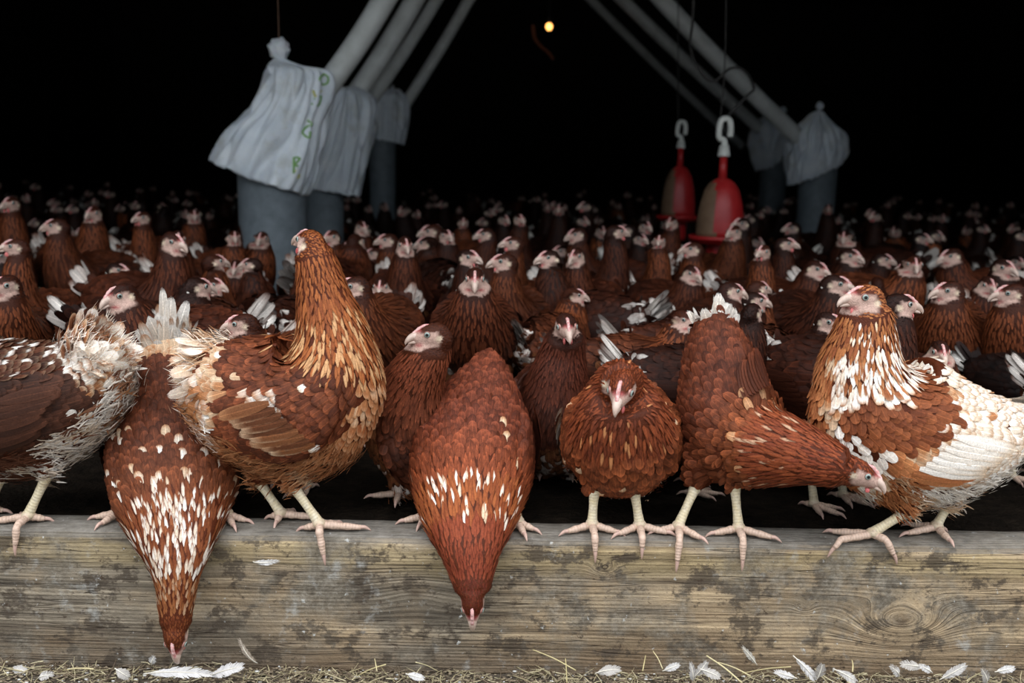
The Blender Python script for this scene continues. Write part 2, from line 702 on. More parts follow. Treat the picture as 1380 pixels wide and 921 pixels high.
    rin = np.where((upn < -.35) & (tt < .6), rin * 1.1, rin)
    ok = (fmp < .5)
    for e in eyes:
        ok &= np.linalg.norm(pts - e, axis=1) > .0062 * hs
    cell = {}
    keep = []
    cs = .013
    pk = np.floor(pts / cs).astype(int)
    for i in range(ncand):
        if not ok[i]:
            continue
        ki = tuple(pk[i])
        p, r = pts[i], rin[i]
        bad = False
        for dx in (-1, 0, 1):
            for dy in (-1, 0, 1):
                for dz in (-1, 0, 1):
                    for q in cell.get((ki[0] + dx, ki[1] + dy, ki[2] + dz), ()):
                        e = q[0] - p
                        if e[0] * e[0] + e[1] * e[1] + e[2] * e[2] < (r * .5 + q[1] * .5) ** 2:
                            bad = True
                            break
                    if bad:
                        break
                if bad:
                    break
            if bad:
                break
        if bad:
            continue
        cell.setdefault(ki, []).append((p, r))
        keep.append(i)
    cf = hn.get('colour') or default_colour(hn, seed * 3.7)
    gp, gw = Geo(), {-1: Geo(), 1: Geo()}
    big = 1.0 if detail > .8 else 1.25

    def conform(p, d, L, l0, l1, n):
        """centre line that follows the skin, rising from l0 to l1 above it"""
        out, pn = [], n
        for v in (0., .5, 1.):
            q = p + d * (L * v)
            hit = bvh.find_nearest(Vector(q))
            if hit[0] is not None:
                dq = np.array(hit[0]) - q
                ln = np.linalg.norm(dq)
                mx = .30 * L * v + 1e-4
                if ln > mx:
                    dq *= mx / ln
                q = q + dq
                pn = np.array(hit[1]) if v < 1 else pn
            out.append(q + pn * (l0 + (l1 - l0) * v))
        return out

    def lay(g_, p, n, d, L, wid, kind, col, edge, l0=0.0, l1=.003, cup=.25):
        d = d - n * np.dot(d, n)
        d = nrm(d)
        o = conform(p, d, L, l0, l1, n)
        vs = feather_rows(kind)[0][:, None]
        C = o[0] * (1 - vs) * (1 - 2 * vs) + o[1] * 4 * vs * (1 - vs) + o[2] * vs * (2 * vs - 1)
        side = nrm(np.cross(d, n))
        add_feather(g_, C, side, n, wid, kind, col, edge, cup)

    for i in keep:
        p = pts[i]
        hit = bvh.find_nearest(Vector(p))
        n = np.array(hit[1])
        d = flow[i] + R.normal(0, .10, 3)
        t, u = tt[i], upn[i]
        rr = R.random(6)
        region = 'body'
        gg = gp
        L, wd, kind, lift = .023, .0066, 'body', .0042
        if inhead[i]:
            L, wd, kind, lift = .0085, .0020, 'hackle', .0008
            region = 'head'
        elif t > .80:
            L, wd, kind, lift = .018, .0021, 'hackle', .0018
            region = 'neck'
        elif t > nt_:
            L, wd, kind, lift = .027, .0030, 'hackle', .0028
            region = 'neck'
        else:
            for w in wings:
                dd = ((w['p'] - p) ** 2).sum(1)
                j = int(dd.argmin())
                r_ = p - w['p'][j]
                if np.dot(n, w['out']) > .15 and abs(np.dot(r_, w['up'])) < w['h'][j] * .95 and np.dot(r_, w['out']) > -.012 and 0 < j < 6:
                    region = 'wing'
                    gg = gw[w['s']]
                    axis = nrm(w['p'][-1] - w['p'][0])
                    d = d * .3 + axis
                    L, wd, lift = .021 + .004 * j, .0066 + .0008 * j, .0032
                    break
            if region == 'body' and u < hn.get('vent_u', -.55) and t < .44:
                region = 'vent'
                L, lift = .027, .006
        col, edge = cf(p, t, u, region, rr)
        if region == 'vent' and detail > .8:
            for q in range(9):
                lay(gp, p + R.normal(0, .005, 3), n, d + R.normal(0, .28, 3), L * R.uniform(.4, .85), .0013, 'down', np.array(col) * R.uniform(.85, 1.15), edge, .0005, lift * R.uniform(.3, 1.4))
            if rr[0] > .4:
                lay(gp, p, n, d, L * .8, wd, kind, col, edge, .0, .002)
            continue
        lay(gg, p, n, d, L * big * R.uniform(.85, 1.15) * (hs if region == 'head' else 1), wd * big, kind, col, edge, -.0004, lift * R.uniform(.6, 1.4))
    # flight feathers folded along the lower rear of each wing
    for w in wings:
        axis = nrm(w['p'][-1] - w['p'][1])
        nf = 9
        for q in range(nf):
            a_ = q / (nf - 1)
            j = 2 + int(a_ * 1.5)
            b_ = w['p'][2] * (1 - a_ * .55) + w['p'][4] * (a_ * .55) + w['up'] * (w['h'][3] * (-.85 + 1.15 * a_)) + w['out'] * .012
            hit = bvh.find_nearest(Vector(b_))
            n = np.array(hit[1])
            if np.dot(n, w['out']) < 0:
                n = w['out']
            col, edge = cf(np.array(hit[0]), .35, 0, 'flight', R.random(6))
            lay(gw[w['s']], np.array(hit[0]), n, axis + w['up'] * (.10 - .16 * a_), hn.get('flight', .085) * R.uniform(.85, 1.08), .0088, 'flight', col, edge, .003 + .0012 * q, .006 + .0012 * q, .12)
    parts['plumage'] = [(gp, 'feather')]
    parts['wing'] = [(gw[-1], 'feather'), (gw[1], 'feather')]
    # tail
    tl = hn.get('tail')
    if tl:
        gt = Geo()
        tb, td, tu = np.array(tl['base'], float), nrm(tl['dir']), np.array(tl['up'], float)
        tu = nrm(tu - td * np.dot(tu, td))
        tsd = np.cross(td, tu)
        nt = tl.get('n', 12)
        for q in range(nt):
            s = -1 if q % 2 else 1
            a_ = (q // 2) / max(1, nt // 2 - 1)
            ang = s * (.08 + a_ * tl.get('spread', .55))
            d = td * math.cos(ang) + tsd * math.sin(ang) * .75 - tu * abs(math.sin(ang)) * tl.get('drop', .7)
            d = d + R.normal(0, .04, 3)
            col, edge = cf(tb, .02, .5, 'tail', R.random(6))
            nn = tu * tl.get('flat', .45) + tsd * s * 1.0
            free_feather(gt, tb + tsd * s * .004 * a_ - tu * .012 * a_ - td * .02, d, nn, tl.get('len', .095) * (1 - .30 * a_) * R.uniform(.9, 1.05), tl.get('w', .0125), col, edge, R.uniform(-.02, .08))
        for q in range(tl.get('fluff', 0)):
            ang, el = R.uniform(-1, 1) * .9, R.uniform(-1, .7) * .8
            d = td * math.cos(ang) + tsd * math.sin(ang) + tu * math.sin(el)
            th_ = R.uniform(0, 2 * math.pi)
            ofs = tsd * math.cos(th_) + tu * math.sin(th_)
            b0 = tb + ofs * tl.get('r', .022) * R.uniform(.2, 1.1) - td * R.uniform(-.01, .05)
            col, edge = cf(b0, .06, .5, 'tailcov', R.random(6))
            free_feather(gt, b0, d * .8 + ofs * .5, ofs, R.uniform(.014, .030), .0009, col, col, R.uniform(.1, .7), 'down')
        for q in range(tl.get('cov', 46)):
            ang = R.uniform(-1, 1) * tl.get('spread', .55) * 1.5
            d = td * math.cos(ang) + tsd * math.sin(ang) * .8 + tu * R.uniform(-.45, .3)
            rad = tl.get('r', .022)
            th_ = R.uniform(0, 2 * math.pi)
            ofs = (tsd * math.cos(th_) + tu * math.sin(th_))
            col, edge = cf(tb + ofs * .02, .06, .5, 'tailcov', R.random(6))
            free_feather(gt, tb + ofs * rad * R.uniform(.5, 1) - td * R.uniform(.005, .035), d * .8 + ofs * .35, ofs, tl.get('covlen', .045) * R.uniform(.7, 1.1), .009, col, edge, .10, 'body')
        parts['tail'] = [(gt, 'feather')]
    # comb, a low serrated ridge
    gc = Geo()
    prof = [(.0295, .0040, .0000), (.0270, .0078, .0010), (.0238, .0104, .0020), (.0205, .0126, .0010), (.0175, .0145, .0024), (.0145, .0160, .0010), (.0112, .0172, .0020),
            (.0075, .0180, .0006), (.0030, .0178, .0000)]
    ch = hn.get('comb', 1.0)
    pp, hh, wl = [], [], []
    for x, z, h in prof:
        pp.append(hp(x, 0, z - .0036 + h * ch * .5))
        hh.append((.0018 + h * ch * .5) * hs)
        wl.append(.0024 * hs if x < .024 else .0027 * hs)
    tv, tf, tu_ = tube(pp, wl, 10, 26, hh, hint=hl)
    gc.add(tv, tf, fuv=tu_)
    parts['comb'] = [(gc, 'comb')]
    # beak: upper and lower halves
    gb = Geo()
    tv, tf, tu_ = tube([hp(.020, 0, .0022), hp(.0265, 0, .0018), hp(.0325, 0, -.0008), hp(.0368, 0, -.0046), hp(.0380, 0, -.0082)],
                       np.array([.0066, .0054, .0040, .0022, .0005]) * hs, 12, 14, np.array([.0064, .0054, .0040, .0022, .0005]) * hs, hint=hl)
    gb.add(tv, tf, fuv=tu_)
    tv, tf, tu_ = tube([hp(.018, 0, -.0055), hp(.026, 0, -.0056), hp(.0315, 0, -.0064), hp(.0348, 0, -.0076)],
                       np.array([.0052, .0044, .0028, .0008]) * hs, 10, 9, np.array([.0034, .0028, .0019, .0006]) * hs, hint=hl)
    gb.add(tv, tf, fuv=tu_)
    parts['beak'] = [(gb, 'beak')]
    # eyes
    parts['eye'] = []
    for s in (-1, 1):
        ge = Geo()
        ax = nrm(HR @ np.array([.28, s * 1.0, .08]))
        c0 = hp(.0085, s * .0105, .0035)
        v, f = ellipsoid((0, 0, 0), np.full(3, .0049 * hs), None, 20, 14)
        ang = np.arccos(np.clip(v @ ax / (np.linalg.norm(v, axis=1) + 1e-9), -1, 1))
        u = np.zeros((len(v), 3))
        u[:, 0] = np.clip(ang / 1.15, 0, 1)
        ge.add(v + c0, f, fuv=u)
        parts['eye'].append((ge, 'eye'))
    # wattles
    parts['wattle'] = []
    for s in (-1, 1):
        gx = Geo()
        v, f = ellipsoid(hp(.0185, s * .0048, -.0135), np.array([.0050, .0018, .0052]) * hs * hn.get('wattle', 1.0), HR, 12, 8)
        gx.add(v, f)
        parts['wattle'].append((gx, 'wattle'))
    # legs
    parts['leg'] = []
    for lg in hn['legs']:
        gl = Geo()
        hock, foot = np.array(lg['hock'], float), np.array(lg['foot'], float)
        d = nrm(foot - hock)
        tv, tf, tu_ = tube([hock - d * .008, hock, hock + (foot - hock) * .25, hock + (foot - hock) * .6, hock + (foot - hock) * .9, foot + d * .003],
                           [.0070, .0088, .0066, .0060, .0070, .0068], 12, 22)
        gl.add(tv, tf, np.zeros(3), fuv=tu_)
        v, f = ellipsoid(foot, (.0092, .0092, .0070), None, 12, 8)
        gl.add(v, f, np.full(3, .3))
        edge = lg.get('edge', None)
        for (dx, dy, L) in lg['toes']:
            dv = nrm((dx, dy, 0))
            zz = foot[2] - .002
            path = [foot.copy()]
            nst = 9
            cur = foot.copy()
            over = False
            for q in range(1, nst + 1):
                st = L / nst
                if edge is not None and (cur[1] + dv[1] * st) < edge - .001 and dv[1] < 0:
                    dirn = nrm(np.array([dv[0] * .75, dv[1] * (.50 if not over else .12), -.62 if not over else -1.0]))
                    over = True
                else:
                    dirn = dv
                cur = cur + dirn * st
                if not over:
                    cur[2] = max(.0052, zz * (1 - q / nst) + .0052 * (q / nst))
                else:
                    cur[1] = min(cur[1], edge - .0045)
                path.append(cur.copy())
            path = np.array(path)
            kn = np.array([.0062, .0056, .0050, .0056, .0049, .0046, .0051, .0044, .0038, .0034])[:len(path)]
            tv, tf, tu_ = tube(path, kn, 10, 24)
            gl.add(tv, tf, np.full(3, .75), fuv=tu_)
            e = nrm(path[-1] - path[-2])
            dn = np.array([0, 0, -1.]) if not over else np.array([0, .6, -1.])
            tv, tf, tu_ = tube([path[-1] - e * .002, path[-1] + e * .005 + [0, 0, .001], path[-1] + e * .010 + dn * .001, path[-1] + e * .014 + dn * .0035], [.0030, .0026, .0017, .0004], 8, 8)
            gl.add(tv, tf, np.full(3, 1.0), fuv=tu_ * 0)
        parts['leg'].append((gl, 'leg'))
    return parts


def hen_object(name, hn, loc, seed, detail=1.0, joined=False):
    parts = hen_geometry(hn, detail, seed)
    off = np.asarray(loc, float)
    if joined:
        keys, V, Fc, mi, A, n = [], [], [], [], dict(col=[], edge=[], fuv=[]), 0
        for pn, lst in parts.items():
            for g, mk in lst:
                if g.n == 0:
                    continue
                v, f, at = g.arrays()
                if mk not in keys:
                    keys.append(mk)
                V.append(v - off)
                Fc += [tuple(i + n for i in q) for q in f]
                mi += [keys.index(mk)] * len(f)
                for a in A:
                    A[a].append(at[a])
                n += len(v)
        return link_mesh(name, np.concatenate(V), Fc, [MAT[k] for k in keys], None, {a: np.concatenate(b) for a, b in A.items()}, loc, True, mi)
    root = bpy.data.objects.new(name, None)
    COL.objects.link(root)
    root.empty_display_size = .05
    root.location = loc
    for pn, lst in parts.items():
        for g, mk in lst:
            if g.n:
                g.build(pn, MAT[mk], root, off=off)
    return root


# ------------------------------------------------------------------ the setting
BOARD_T, BOARD_H = 0.070, 0.200


def box(x0, x1, y0, y1, z0, z1):
    V = [(x, y, z) for x in (x0, x1) for y in (y0, y1) for z in (z0, z1)]
    Fc = [(0, 1, 3, 2), (4, 6, 7, 5), (0, 4, 5, 1), (2, 3, 7, 6), (0, 2, 6, 4), (1, 5, 7, 3)]
    return V, Fc


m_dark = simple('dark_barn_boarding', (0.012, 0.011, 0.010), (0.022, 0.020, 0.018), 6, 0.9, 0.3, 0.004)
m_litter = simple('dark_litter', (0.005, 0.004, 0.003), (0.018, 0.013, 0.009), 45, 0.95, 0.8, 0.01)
m_yard_bounce = simple('pale_yard_bounce', (0.24, 0.235, 0.22), (0.36, 0.35, 0.33), 40, 0.95, 0.5, 0.01)  # unseen yard, kept pale to bounce daylight into the barn
m_litter.node_tree.nodes['Principled BSDF'].inputs['Specular IOR Level'].default_value = 0.05
m_soil = simple('straw_soil', (0.06, 0.048, 0.034), (0.15, 0.12, 0.085), 60, 0.95, 0.9, 0.008)
OPEN_Z, OPEN_X = 1.75, 2.2
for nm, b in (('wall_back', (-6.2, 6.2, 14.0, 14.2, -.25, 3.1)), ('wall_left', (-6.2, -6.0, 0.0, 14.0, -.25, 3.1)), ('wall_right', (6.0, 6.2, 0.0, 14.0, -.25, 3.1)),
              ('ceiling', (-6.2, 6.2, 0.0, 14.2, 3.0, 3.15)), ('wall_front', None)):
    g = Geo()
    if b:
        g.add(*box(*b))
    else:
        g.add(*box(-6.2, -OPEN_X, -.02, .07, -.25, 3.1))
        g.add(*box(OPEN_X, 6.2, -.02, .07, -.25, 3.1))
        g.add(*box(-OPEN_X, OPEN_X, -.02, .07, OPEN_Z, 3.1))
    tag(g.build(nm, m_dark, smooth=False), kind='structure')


def grid_sheet(x0, x1, y0, y1, nx, ny, hf):
    xs, ys = np.linspace(x0, x1, nx), np.linspace(y0, y1, ny)
    V = [(x, y, hf(x, y)) for y in ys for x in xs]
    Fc = [(j * nx + i, j * nx + i + 1, (j + 1) * nx + i + 1, (j + 1) * nx + i) for j in range(ny - 1) for i in range(nx - 1)]
    return V, Fc


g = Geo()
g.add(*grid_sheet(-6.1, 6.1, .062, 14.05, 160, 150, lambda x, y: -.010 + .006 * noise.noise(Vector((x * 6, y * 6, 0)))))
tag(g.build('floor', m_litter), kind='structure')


def ground_z(x, y):
    bank = .020 * math.exp(-((y + .02) / .10) ** 2) * (1.0 + .45 * max(0, x) / .7)
    return -BOARD_H - .010 + bank * .7 + .007 * noise.noise(Vector((x * 14, y * 14, 3))) + .003 * noise.noise(Vector((x * 50, y * 50, 3)))


g = Geo()
g.add(*grid_sheet(-3.0, 3.0, -1.2, .03, 420, 90, ground_z))
tag(g.build('ground', m_soil), kind='structure')
g = Geo()
g.add(*grid_sheet(-30, 30, -40, -1.19, 30, 30, lambda x, y: -BOARD_H - .012 + .004 * noise.noise(Vector((x, y, 0)))))
tag(g.build('ground_yard', m_yard_bounce), kind='structure')


# the thick weathered board along the foot of the opening
def wood_mat():
    k = NT('weathered_board')
    tcn = k.n('TexCoord')
    sp = k.n('SeparateXYZ')
    k.l(tcn.outputs['Object'], sp.inputs[0])
    x, y, z = sp.outputs
    zz = k.math('ADD', z, k.math('MULTIPLY', y, 0.9))
    # slow waviness of the grain
    mp = k.mapped((1.6, 2.0, 14.0))
    wav = k.noise(1.0, 3, mp, 0.5)
    f = k.math('ADD', zz, k.math('MULTIPLY', k.math('SUBTRACT', wav, 0.5), 0.016))
    knotm = None
    for (kx, kz, a, bx, bz) in KNOTS:
        ddx = k.math('DIVIDE', k.math('SUBTRACT', x, kx), bx)
        ddz = k.math('DIVIDE', k.math('SUBTRACT', z, kz), bz)
        r2 = k.math('ADD', k.math('MULTIPLY', ddx, ddx), k.math('MULTIPLY', ddz, ddz))
        e = k.math('POWER', 2.718, k.math('MULTIPLY', r2, -1.0))
        sgn = k.math('SUBTRACT', z, kz)
        # push grain lines round the knot
        f = k.math('ADD', f, k.math('MULTIPLY', e, a))
        e2 = k.math('POWER', 2.718, k.math('MULTIPLY', r2, -22.0))
        knotm = e2 if knotm is None else k.math('MAXIMUM', knotm, e2)
    grain = k.math('ADD', k.math('MULTIPLY', k.math('SINE', k.math('MULTIPLY', f, 1150.0)), 0.5), 0.5)
    grain_b = k.math('ADD', k.math('MULTIPLY', k.math('SINE', k.math('MULTIPLY', f, 347.0)), 0.5), 0.5)
    cmb = k.n('CombineXYZ')
    k.l(k.math('MULTIPLY', x, 5.0), cmb.inputs[0])
    k.l(k.math('MULTIPLY', y, 60.0), cmb.inputs[1])
    k.l(k.math('MULTIPLY', f, 300.0), cmb.inputs[2])
    fine = k.noise(1.0, 5, cmb.outputs[0], 0.65)
    cmb2 = k.n('CombineXYZ')
    k.l(k.math('MULTIPLY', x, 3.0), cmb2.inputs[0])
    k.l(k.math('MULTIPLY', y, 20.0), cmb2.inputs[1])
    k.l(k.math('MULTIPLY', f, 60.0), cmb2.inputs[2])
    streak = k.noise(1.0, 4, cmb2.outputs[0], 0.6)
    big = k.noise(5.0, 5, k.mapped((1, 1, 1.6)), 0.6)
    pale = k.mix(k.ramp(streak, [(0.38, 0.0), (0.66, 1.0)]), (0.25, 0.180, 0.108), (0.66, 0.50, 0.31))
    grey = k.mix(k.ramp(streak, [(0.35, 0.0), (0.65, 1.0)]), (0.095, 0.078, 0.058), (0.38, 0.32, 0.235))
    # grey dirt holds on the left half, clean pale wood on the right
    side = k.math('ADD', k.math('MULTIPLY', x, -0.22), big)
    col = k.mix(k.ramp(side, [(0.42, 0.0), (0.62, 1.0)]), pale, grey)
    strip = k.math('ADD', z, k.math('MULTIPLY', k.math('SUBTRACT', big, 0.5), 0.10))
    col = k.mix(k.ramp(strip, [(0.0, 0.0)]) if False else k.math('MULTIPLY', k.ramp(k.math('ADD', k.math('MULTIPLY', strip, 12.0), 1.0), [(0.35, 0.0), (0.6, 1.0), (0.78, 1.0), (0.9, 0.0)]), 0.55), col, (0.48, 0.37, 0.19))
    # lower edge is a darker brown
    low = k.ramp(k.math('ADD', k.math('MULTIPLY', strip, -6.0), -0.2), [(0.55, 0.0), (0.95, 0.75)])
    col = k.mix(low, col, (0.17, 0.115, 0.070))
    col = k.mix(k.math('MULTIPLY', k.ramp(grain, [(0.0, 0.0), (0.45, 1.0)]), -1.0), col, col)
    gm = k.math('ADD', 0.62, k.math('ADD', k.math('MULTIPLY', grain, 0.17), k.math('MULTIPLY', grain_b, 0.10)))
    gm = k.math('MULTIPLY', gm, k.math('ADD', 0.12, k.math('ADD', k.math('MULTIPLY', fine, 1.35), k.math('MULTIPLY', k.noise(150.0, 5, k.mapped((.5, 1, 1.3)), 0.75), 0.70))))
    mul = k.n('VectorMath', operation='SCALE')
    k.l(col, mul.inputs[0])
    k.l(gm, mul.inputs['Scale'])
    col = mul.outputs[0]
    col = k.mix(k.math('MULTIPLY', knotm, 0.8), col, (0.085, 0.060, 0.040))
    # dark blotches, cracks and pits
    bl = k.ramp(k.noise(17.0, 6, k.mapped((1, 1, 1.4), (3, 1, 2)), 0.72), [(0.52, 0.0), (0.58, 0.85)])
    col = k.mix(bl, col, (0.075, 0.058, 0.042))
    bl2 = k.ramp(k.noise(55.0, 4, k.mapped((1, 1, 1.2), (1, 4, 2)), 0.7), [(0.60, 0.0), (0.68, 0.8)])
    col = k.mix(bl2, col, (0.07, 0.045, 0.030))
    cmb3 = k.n('CombineXYZ')
    k.l(k.math('MULTIPLY', x, 1.6), cmb3.inputs[0])
    k.l(k.math('MULTIPLY', f, 75.0), cmb3.inputs[2])
    ck = k.ramp(k.math('ABSOLUTE', k.math('SUBTRACT', k.noise(1.0, 2, cmb3.outputs[0], 0.5), 0.5)), [(0.0, 0.75), (0.012, 0.0)])
    col = k.mix(ck, col, (0.05, 0.036, 0.026))
    # grey dust film and white droppings
    dust = k.ramp(k.noise(7.0, 6, k.mapped((1, 1, 1), (8, 0, 5)), 0.65), [(0.50, 0.0), (0.63, 0.85)])
    mud = k.ramp(k.noise(70.0, 6, k.mapped((1, 1, 1), (2, 0, 9)), 0.8), [(0.30, (0.060, 0.048, 0.036)), (0.50, (0.20, 0.175, 0.135)), (0.72, (0.40, 0.37, 0.31))])
    col = k.mix(dust, col, mud)
    wh = k.ramp(k.noise(85.0, 4, k.mapped((1, 1, .8), (5, 2, 1)), 0.6), [(0.665, 0.0), (0.70, 0.85)])
    col = k.mix(wh, col, (0.55, 0.55, 0.52))
    wh2 = k.ramp(k.math('MULTIPLY', k.noise(9.0, 3, k.mapped((1.3, 1, .8), (2, 7, 1)), 0.6), k.noise(40.0, 5, k.mapped((1, 1, 1), (2, 7, 1)), 0.7)), [(0.32, 0.0), (0.42, 0.6)])
    col = k.mix(wh2, col, (0.45, 0.45, 0.42))
    # trodden top: plain grey crust
    geo = k.n('NewGeometry')
    ns = k.n('SeparateXYZ')
    k.l(geo.outputs['True Normal'], ns.inputs[0])
    topm = k.ramp(ns.outputs[2], [(0.25, 0.0), (0.75, 1.0)])
    crust = k.mix(k.ramp(k.noise(60.0, 5, k.mapped((.6, 1, 1)), 0.7), [(0.3, 0.0), (0.7, 1.0)]), (0.12, 0.108, 0.09), (0.30, 0.28, 0.245))
    crust = k.mix(wh, crust, (0.5, 0.5, 0.48))
    col = k.mix(k.math('MULTIPLY', topm, 0.9), col, crust)
    k.color(col)
    k.rough(0.8)
    k.b.inputs['Specular IOR Level'].default_value = 0.25
    h = k.math('ADD', k.math('MULTIPLY', grain, 0.25), k.math('ADD', k.math('MULTIPLY', fine, 1.0), k.math('MULTIPLY', ck, -1.2)))
    h = k.math('ADD', h, k.math('MULTIPLY', bl2, -0.4))
    h = k.math('ADD', h, k.math('MULTIPLY', k.noise(120.0, 5, k.mapped((1, 1, 1)), 0.7), 1.4))
    k.bump(h, 0.75, 0.0022)
    return k.m


KNOTS = [(P(1215, 840, 0)[0], P(1215, 840, 0)[2], .066, .055, .028), (P(815, 768, 0)[0], P(815, 768, 0)[2], .020, .016, .010),
         (P(1085, 820, 0)[0], P(1085, 820, 0)[2], .012, .012, .008), (P(560, 800, 0)[0], P(560, 800, 0)[2], -.010, .05, .03)]
g = Geo()
nx, prof = 420, []
# cross-section with worn upper arris
for (yy, z_) in [(.070, -.2), (.070, -.12), (.070, -.02), (.069, -.006), (.064, -.001), (.050, 0), (.030, 0), (.012, -.0005), (.005, -.003), (.001, -.009), (0, -.02)] + [(0, -z_) for z_ in np.linspace(.03, .2, 26)]:
    prof.append((yy, z_))
V, Fc = [], []
xs = np.linspace(-1.6, 1.6, nx)
for x in xs:
    for (yy, z_) in prof:
        w = noise.noise(Vector((x * 3, yy * 12, z_ * 25))) * .0018 + noise.noise(Vector((x * 25, yy * 60, z_ * 60))) * .0010
        if z_ > -.012:
            V.append((x, yy - w * .3, z_ + w * 1.2 - max(0, noise.noise(Vector((x * 7, 0, 5)))) * .004 * (yy < .02)))
        else:
            V.append((x, yy - w * (yy < .03), z_))
m_ = len(prof)
for i in range(nx - 1):
    for j in range(m_ - 1):
        Fc.append((i * m_ + j, i * m_ + j + 1, (i + 1) * m_ + j + 1, (i + 1) * m_ + j))
    Fc.append((i * m_ + m_ - 1, i * m_, (i + 1) * m_, (i + 1) * m_ + m_ - 1))
Fc.append(tuple(range(m_)))
Fc.append(tuple(reversed([(nx - 1) * m_ + j for j in range(m_)])))
g.add(V, Fc)
tag(g.build('timber_board', wood_mat()), 'long thick weathered timber board lying across the foot of the barn opening', 'board')
# ------------------------------------------------------------------ the hens at the front, each modelled on its own
def row(px, py, Y, w, h, hint=None):
    r = [P(px, py, Y), S(w, Y), S(h, Y)]
    if hint is not None:
        r.append(hint)
    return r


def leg(hip, hock, foot, toes, r=.034, edge=0.0, fz=.013):
    f = P(foot[0], foot[1], foot[2])
    f[2] = fz
    return dict(hip=P(*hip), hock=P(*hock), foot=f, toes=toes, r=r, edge=edge)


def spot(p, s, o):
    return random.uniform(-.07, .07) + noise.noise(Vector((p[0] * s + o, p[1] * s, p[2] * s + o * .3))) * .5 + .5


CIRC = []         # where the bodies already stand: x, y, radius


def place_hero(hn, seed, label, base_px, Yb):
    b = P(base_px, 715, Yb)
    b[2] = 0.0
    for q in hn['spine'][:-3]:
        CIRC.append((q[0][0], q[0][1], q[1] * .85))
    o = hen_object('hen', hn, b, seed, 1.0)
    return tag(o, label, 'hen', 'hens crowding the front of the flock')


X_, Y_ = (1, 0, 0), (0, 1, 0)


# big white-backed hen on the right, facing left
def col_h8(p, t, u, region, r):
    s = spot(p, 30, 4)
    x, y = Q(p)
    gin = lerp((.30, .10, .034), (.50, .22, .075), r[0])
    if region == 'head':
        return gin, np.array(gin) * 1.1
    if region in ('tail', 'tailcov'):
        return lerp(WHITE, CREAM, r[0] * .3), WHITE
    if region == 'neck' and y < 470:
        k = max(0, min(1, (y - 425) / 50)) if x > 1150 else 0
        return (lerp(WHITE, CREAM, r[2]) if r[1] < k * .7 else gin), gin
    n = (noise.noise(Vector((x * .02, y * .02, 3))) * 18)
    if y > 452 and abs(x - 1182 + (y - 480) * .15) < 44 + n and y < 536 + n and region != 'wing' or (region == 'neck' and x > 1150):
        if r[1] > .72 - max(0, abs(x - 1182) - 30) * -.02:
            return gin, lerp(gin, CREAM, .4)
        return lerp(WHITE, CREAM, r[0] * .6), (WHITE if r[3] < .35 else lerp(TAN, gin, r[2]))
    if region in ('wing', 'body') and ((x - 1205) / 72) ** 2 + ((y - 548) / 56) ** 2 < 1 + n * .012:
        if r[0] < .03:
            return WHITE, TAN
        c = lerp((.19, .060, .021), (.32, .115, .040), r[0]); return c, np.array(c) * 1.3
    if y > 572 and x < 1205 - (y - 572) * .4 and x > 1128 and y < 640:
        return lerp(WHITE, CREAM, r[0] * .4), WHITE
    if x < 1150 or (y > 600 and abs(x - 1205) < 32 and y < 690):
        if s > .56:
            return lerp(CREAM, TAN, r[0]), CREAM
        c = lerp((.36, .13, .045), (.54, .25, .10), r[0]); return c, np.array(c) * 1.3
    if region in ('wing', 'flight') or u > 0:
        if s > .60 and r[0] < .7 and x < 1330:
            return lerp(TAN, CREAM, r[1]), TAN
        k = .2 if region == 'flight' else .5
        return lerp(WHITE, (.66, .50, .32), r[0] * k), lerp((.42, .23, .10), CREAM, .9 if region == 'flight' else r[1] * .8)
    if s > .66:
        return lerp(TAN, CREAM, r[0]), CREAM
    return lerp(WHITE, CREAM, r[0] * .3), WHITE


h8 = dict(hint=Y_, head=P(1166, 403, .03), fwd=(-1, -.30, -.03), hup=(0, 0, 1), hs=1.10, colour=col_h8, comb=.35,
          spine=[row(1395, 572, .06, 20, 22), row(1350, 582, .06, 44, 46), row(1290, 590, .05, 68, 78), row(1228, 582, .05, 78, 100), row(1180, 556, .04, 70, 92),
                 row(1160, 505, .035, 54, 60), row(1164, 458, .035, 38, 44), row(1168, 426, .035, 28, 35), row(1172, 410, .035, 22, 30)],
          tail=dict(base=P(1385, 570, .06), dir=(1, .05, -.12), up=(0, 0, 1), spread=.5, len=.11, r=.030, covlen=.06),
          flight=.095, wing=dict(rise=.0, lift=.0),
          legs=[leg((1215, 620, .03), (1222, 690, .015), (1176, 718, .012), [(-1, -.25, .062), (-.95, .5, .052), (.75, -.75, .040), (.8, .6, .015)], r=.030),
                leg((1275, 620, .07), (1277, 682, .055), (1262, 712, .045), [(-1, -.25, .045), (.1, -1, .035), (-.8, .7, .035), (.8, .5, .015)], r=.030)])
place_hero(h8, 81, 'large white and ginger hen standing side-on at the right end of the board', 1220, .03)


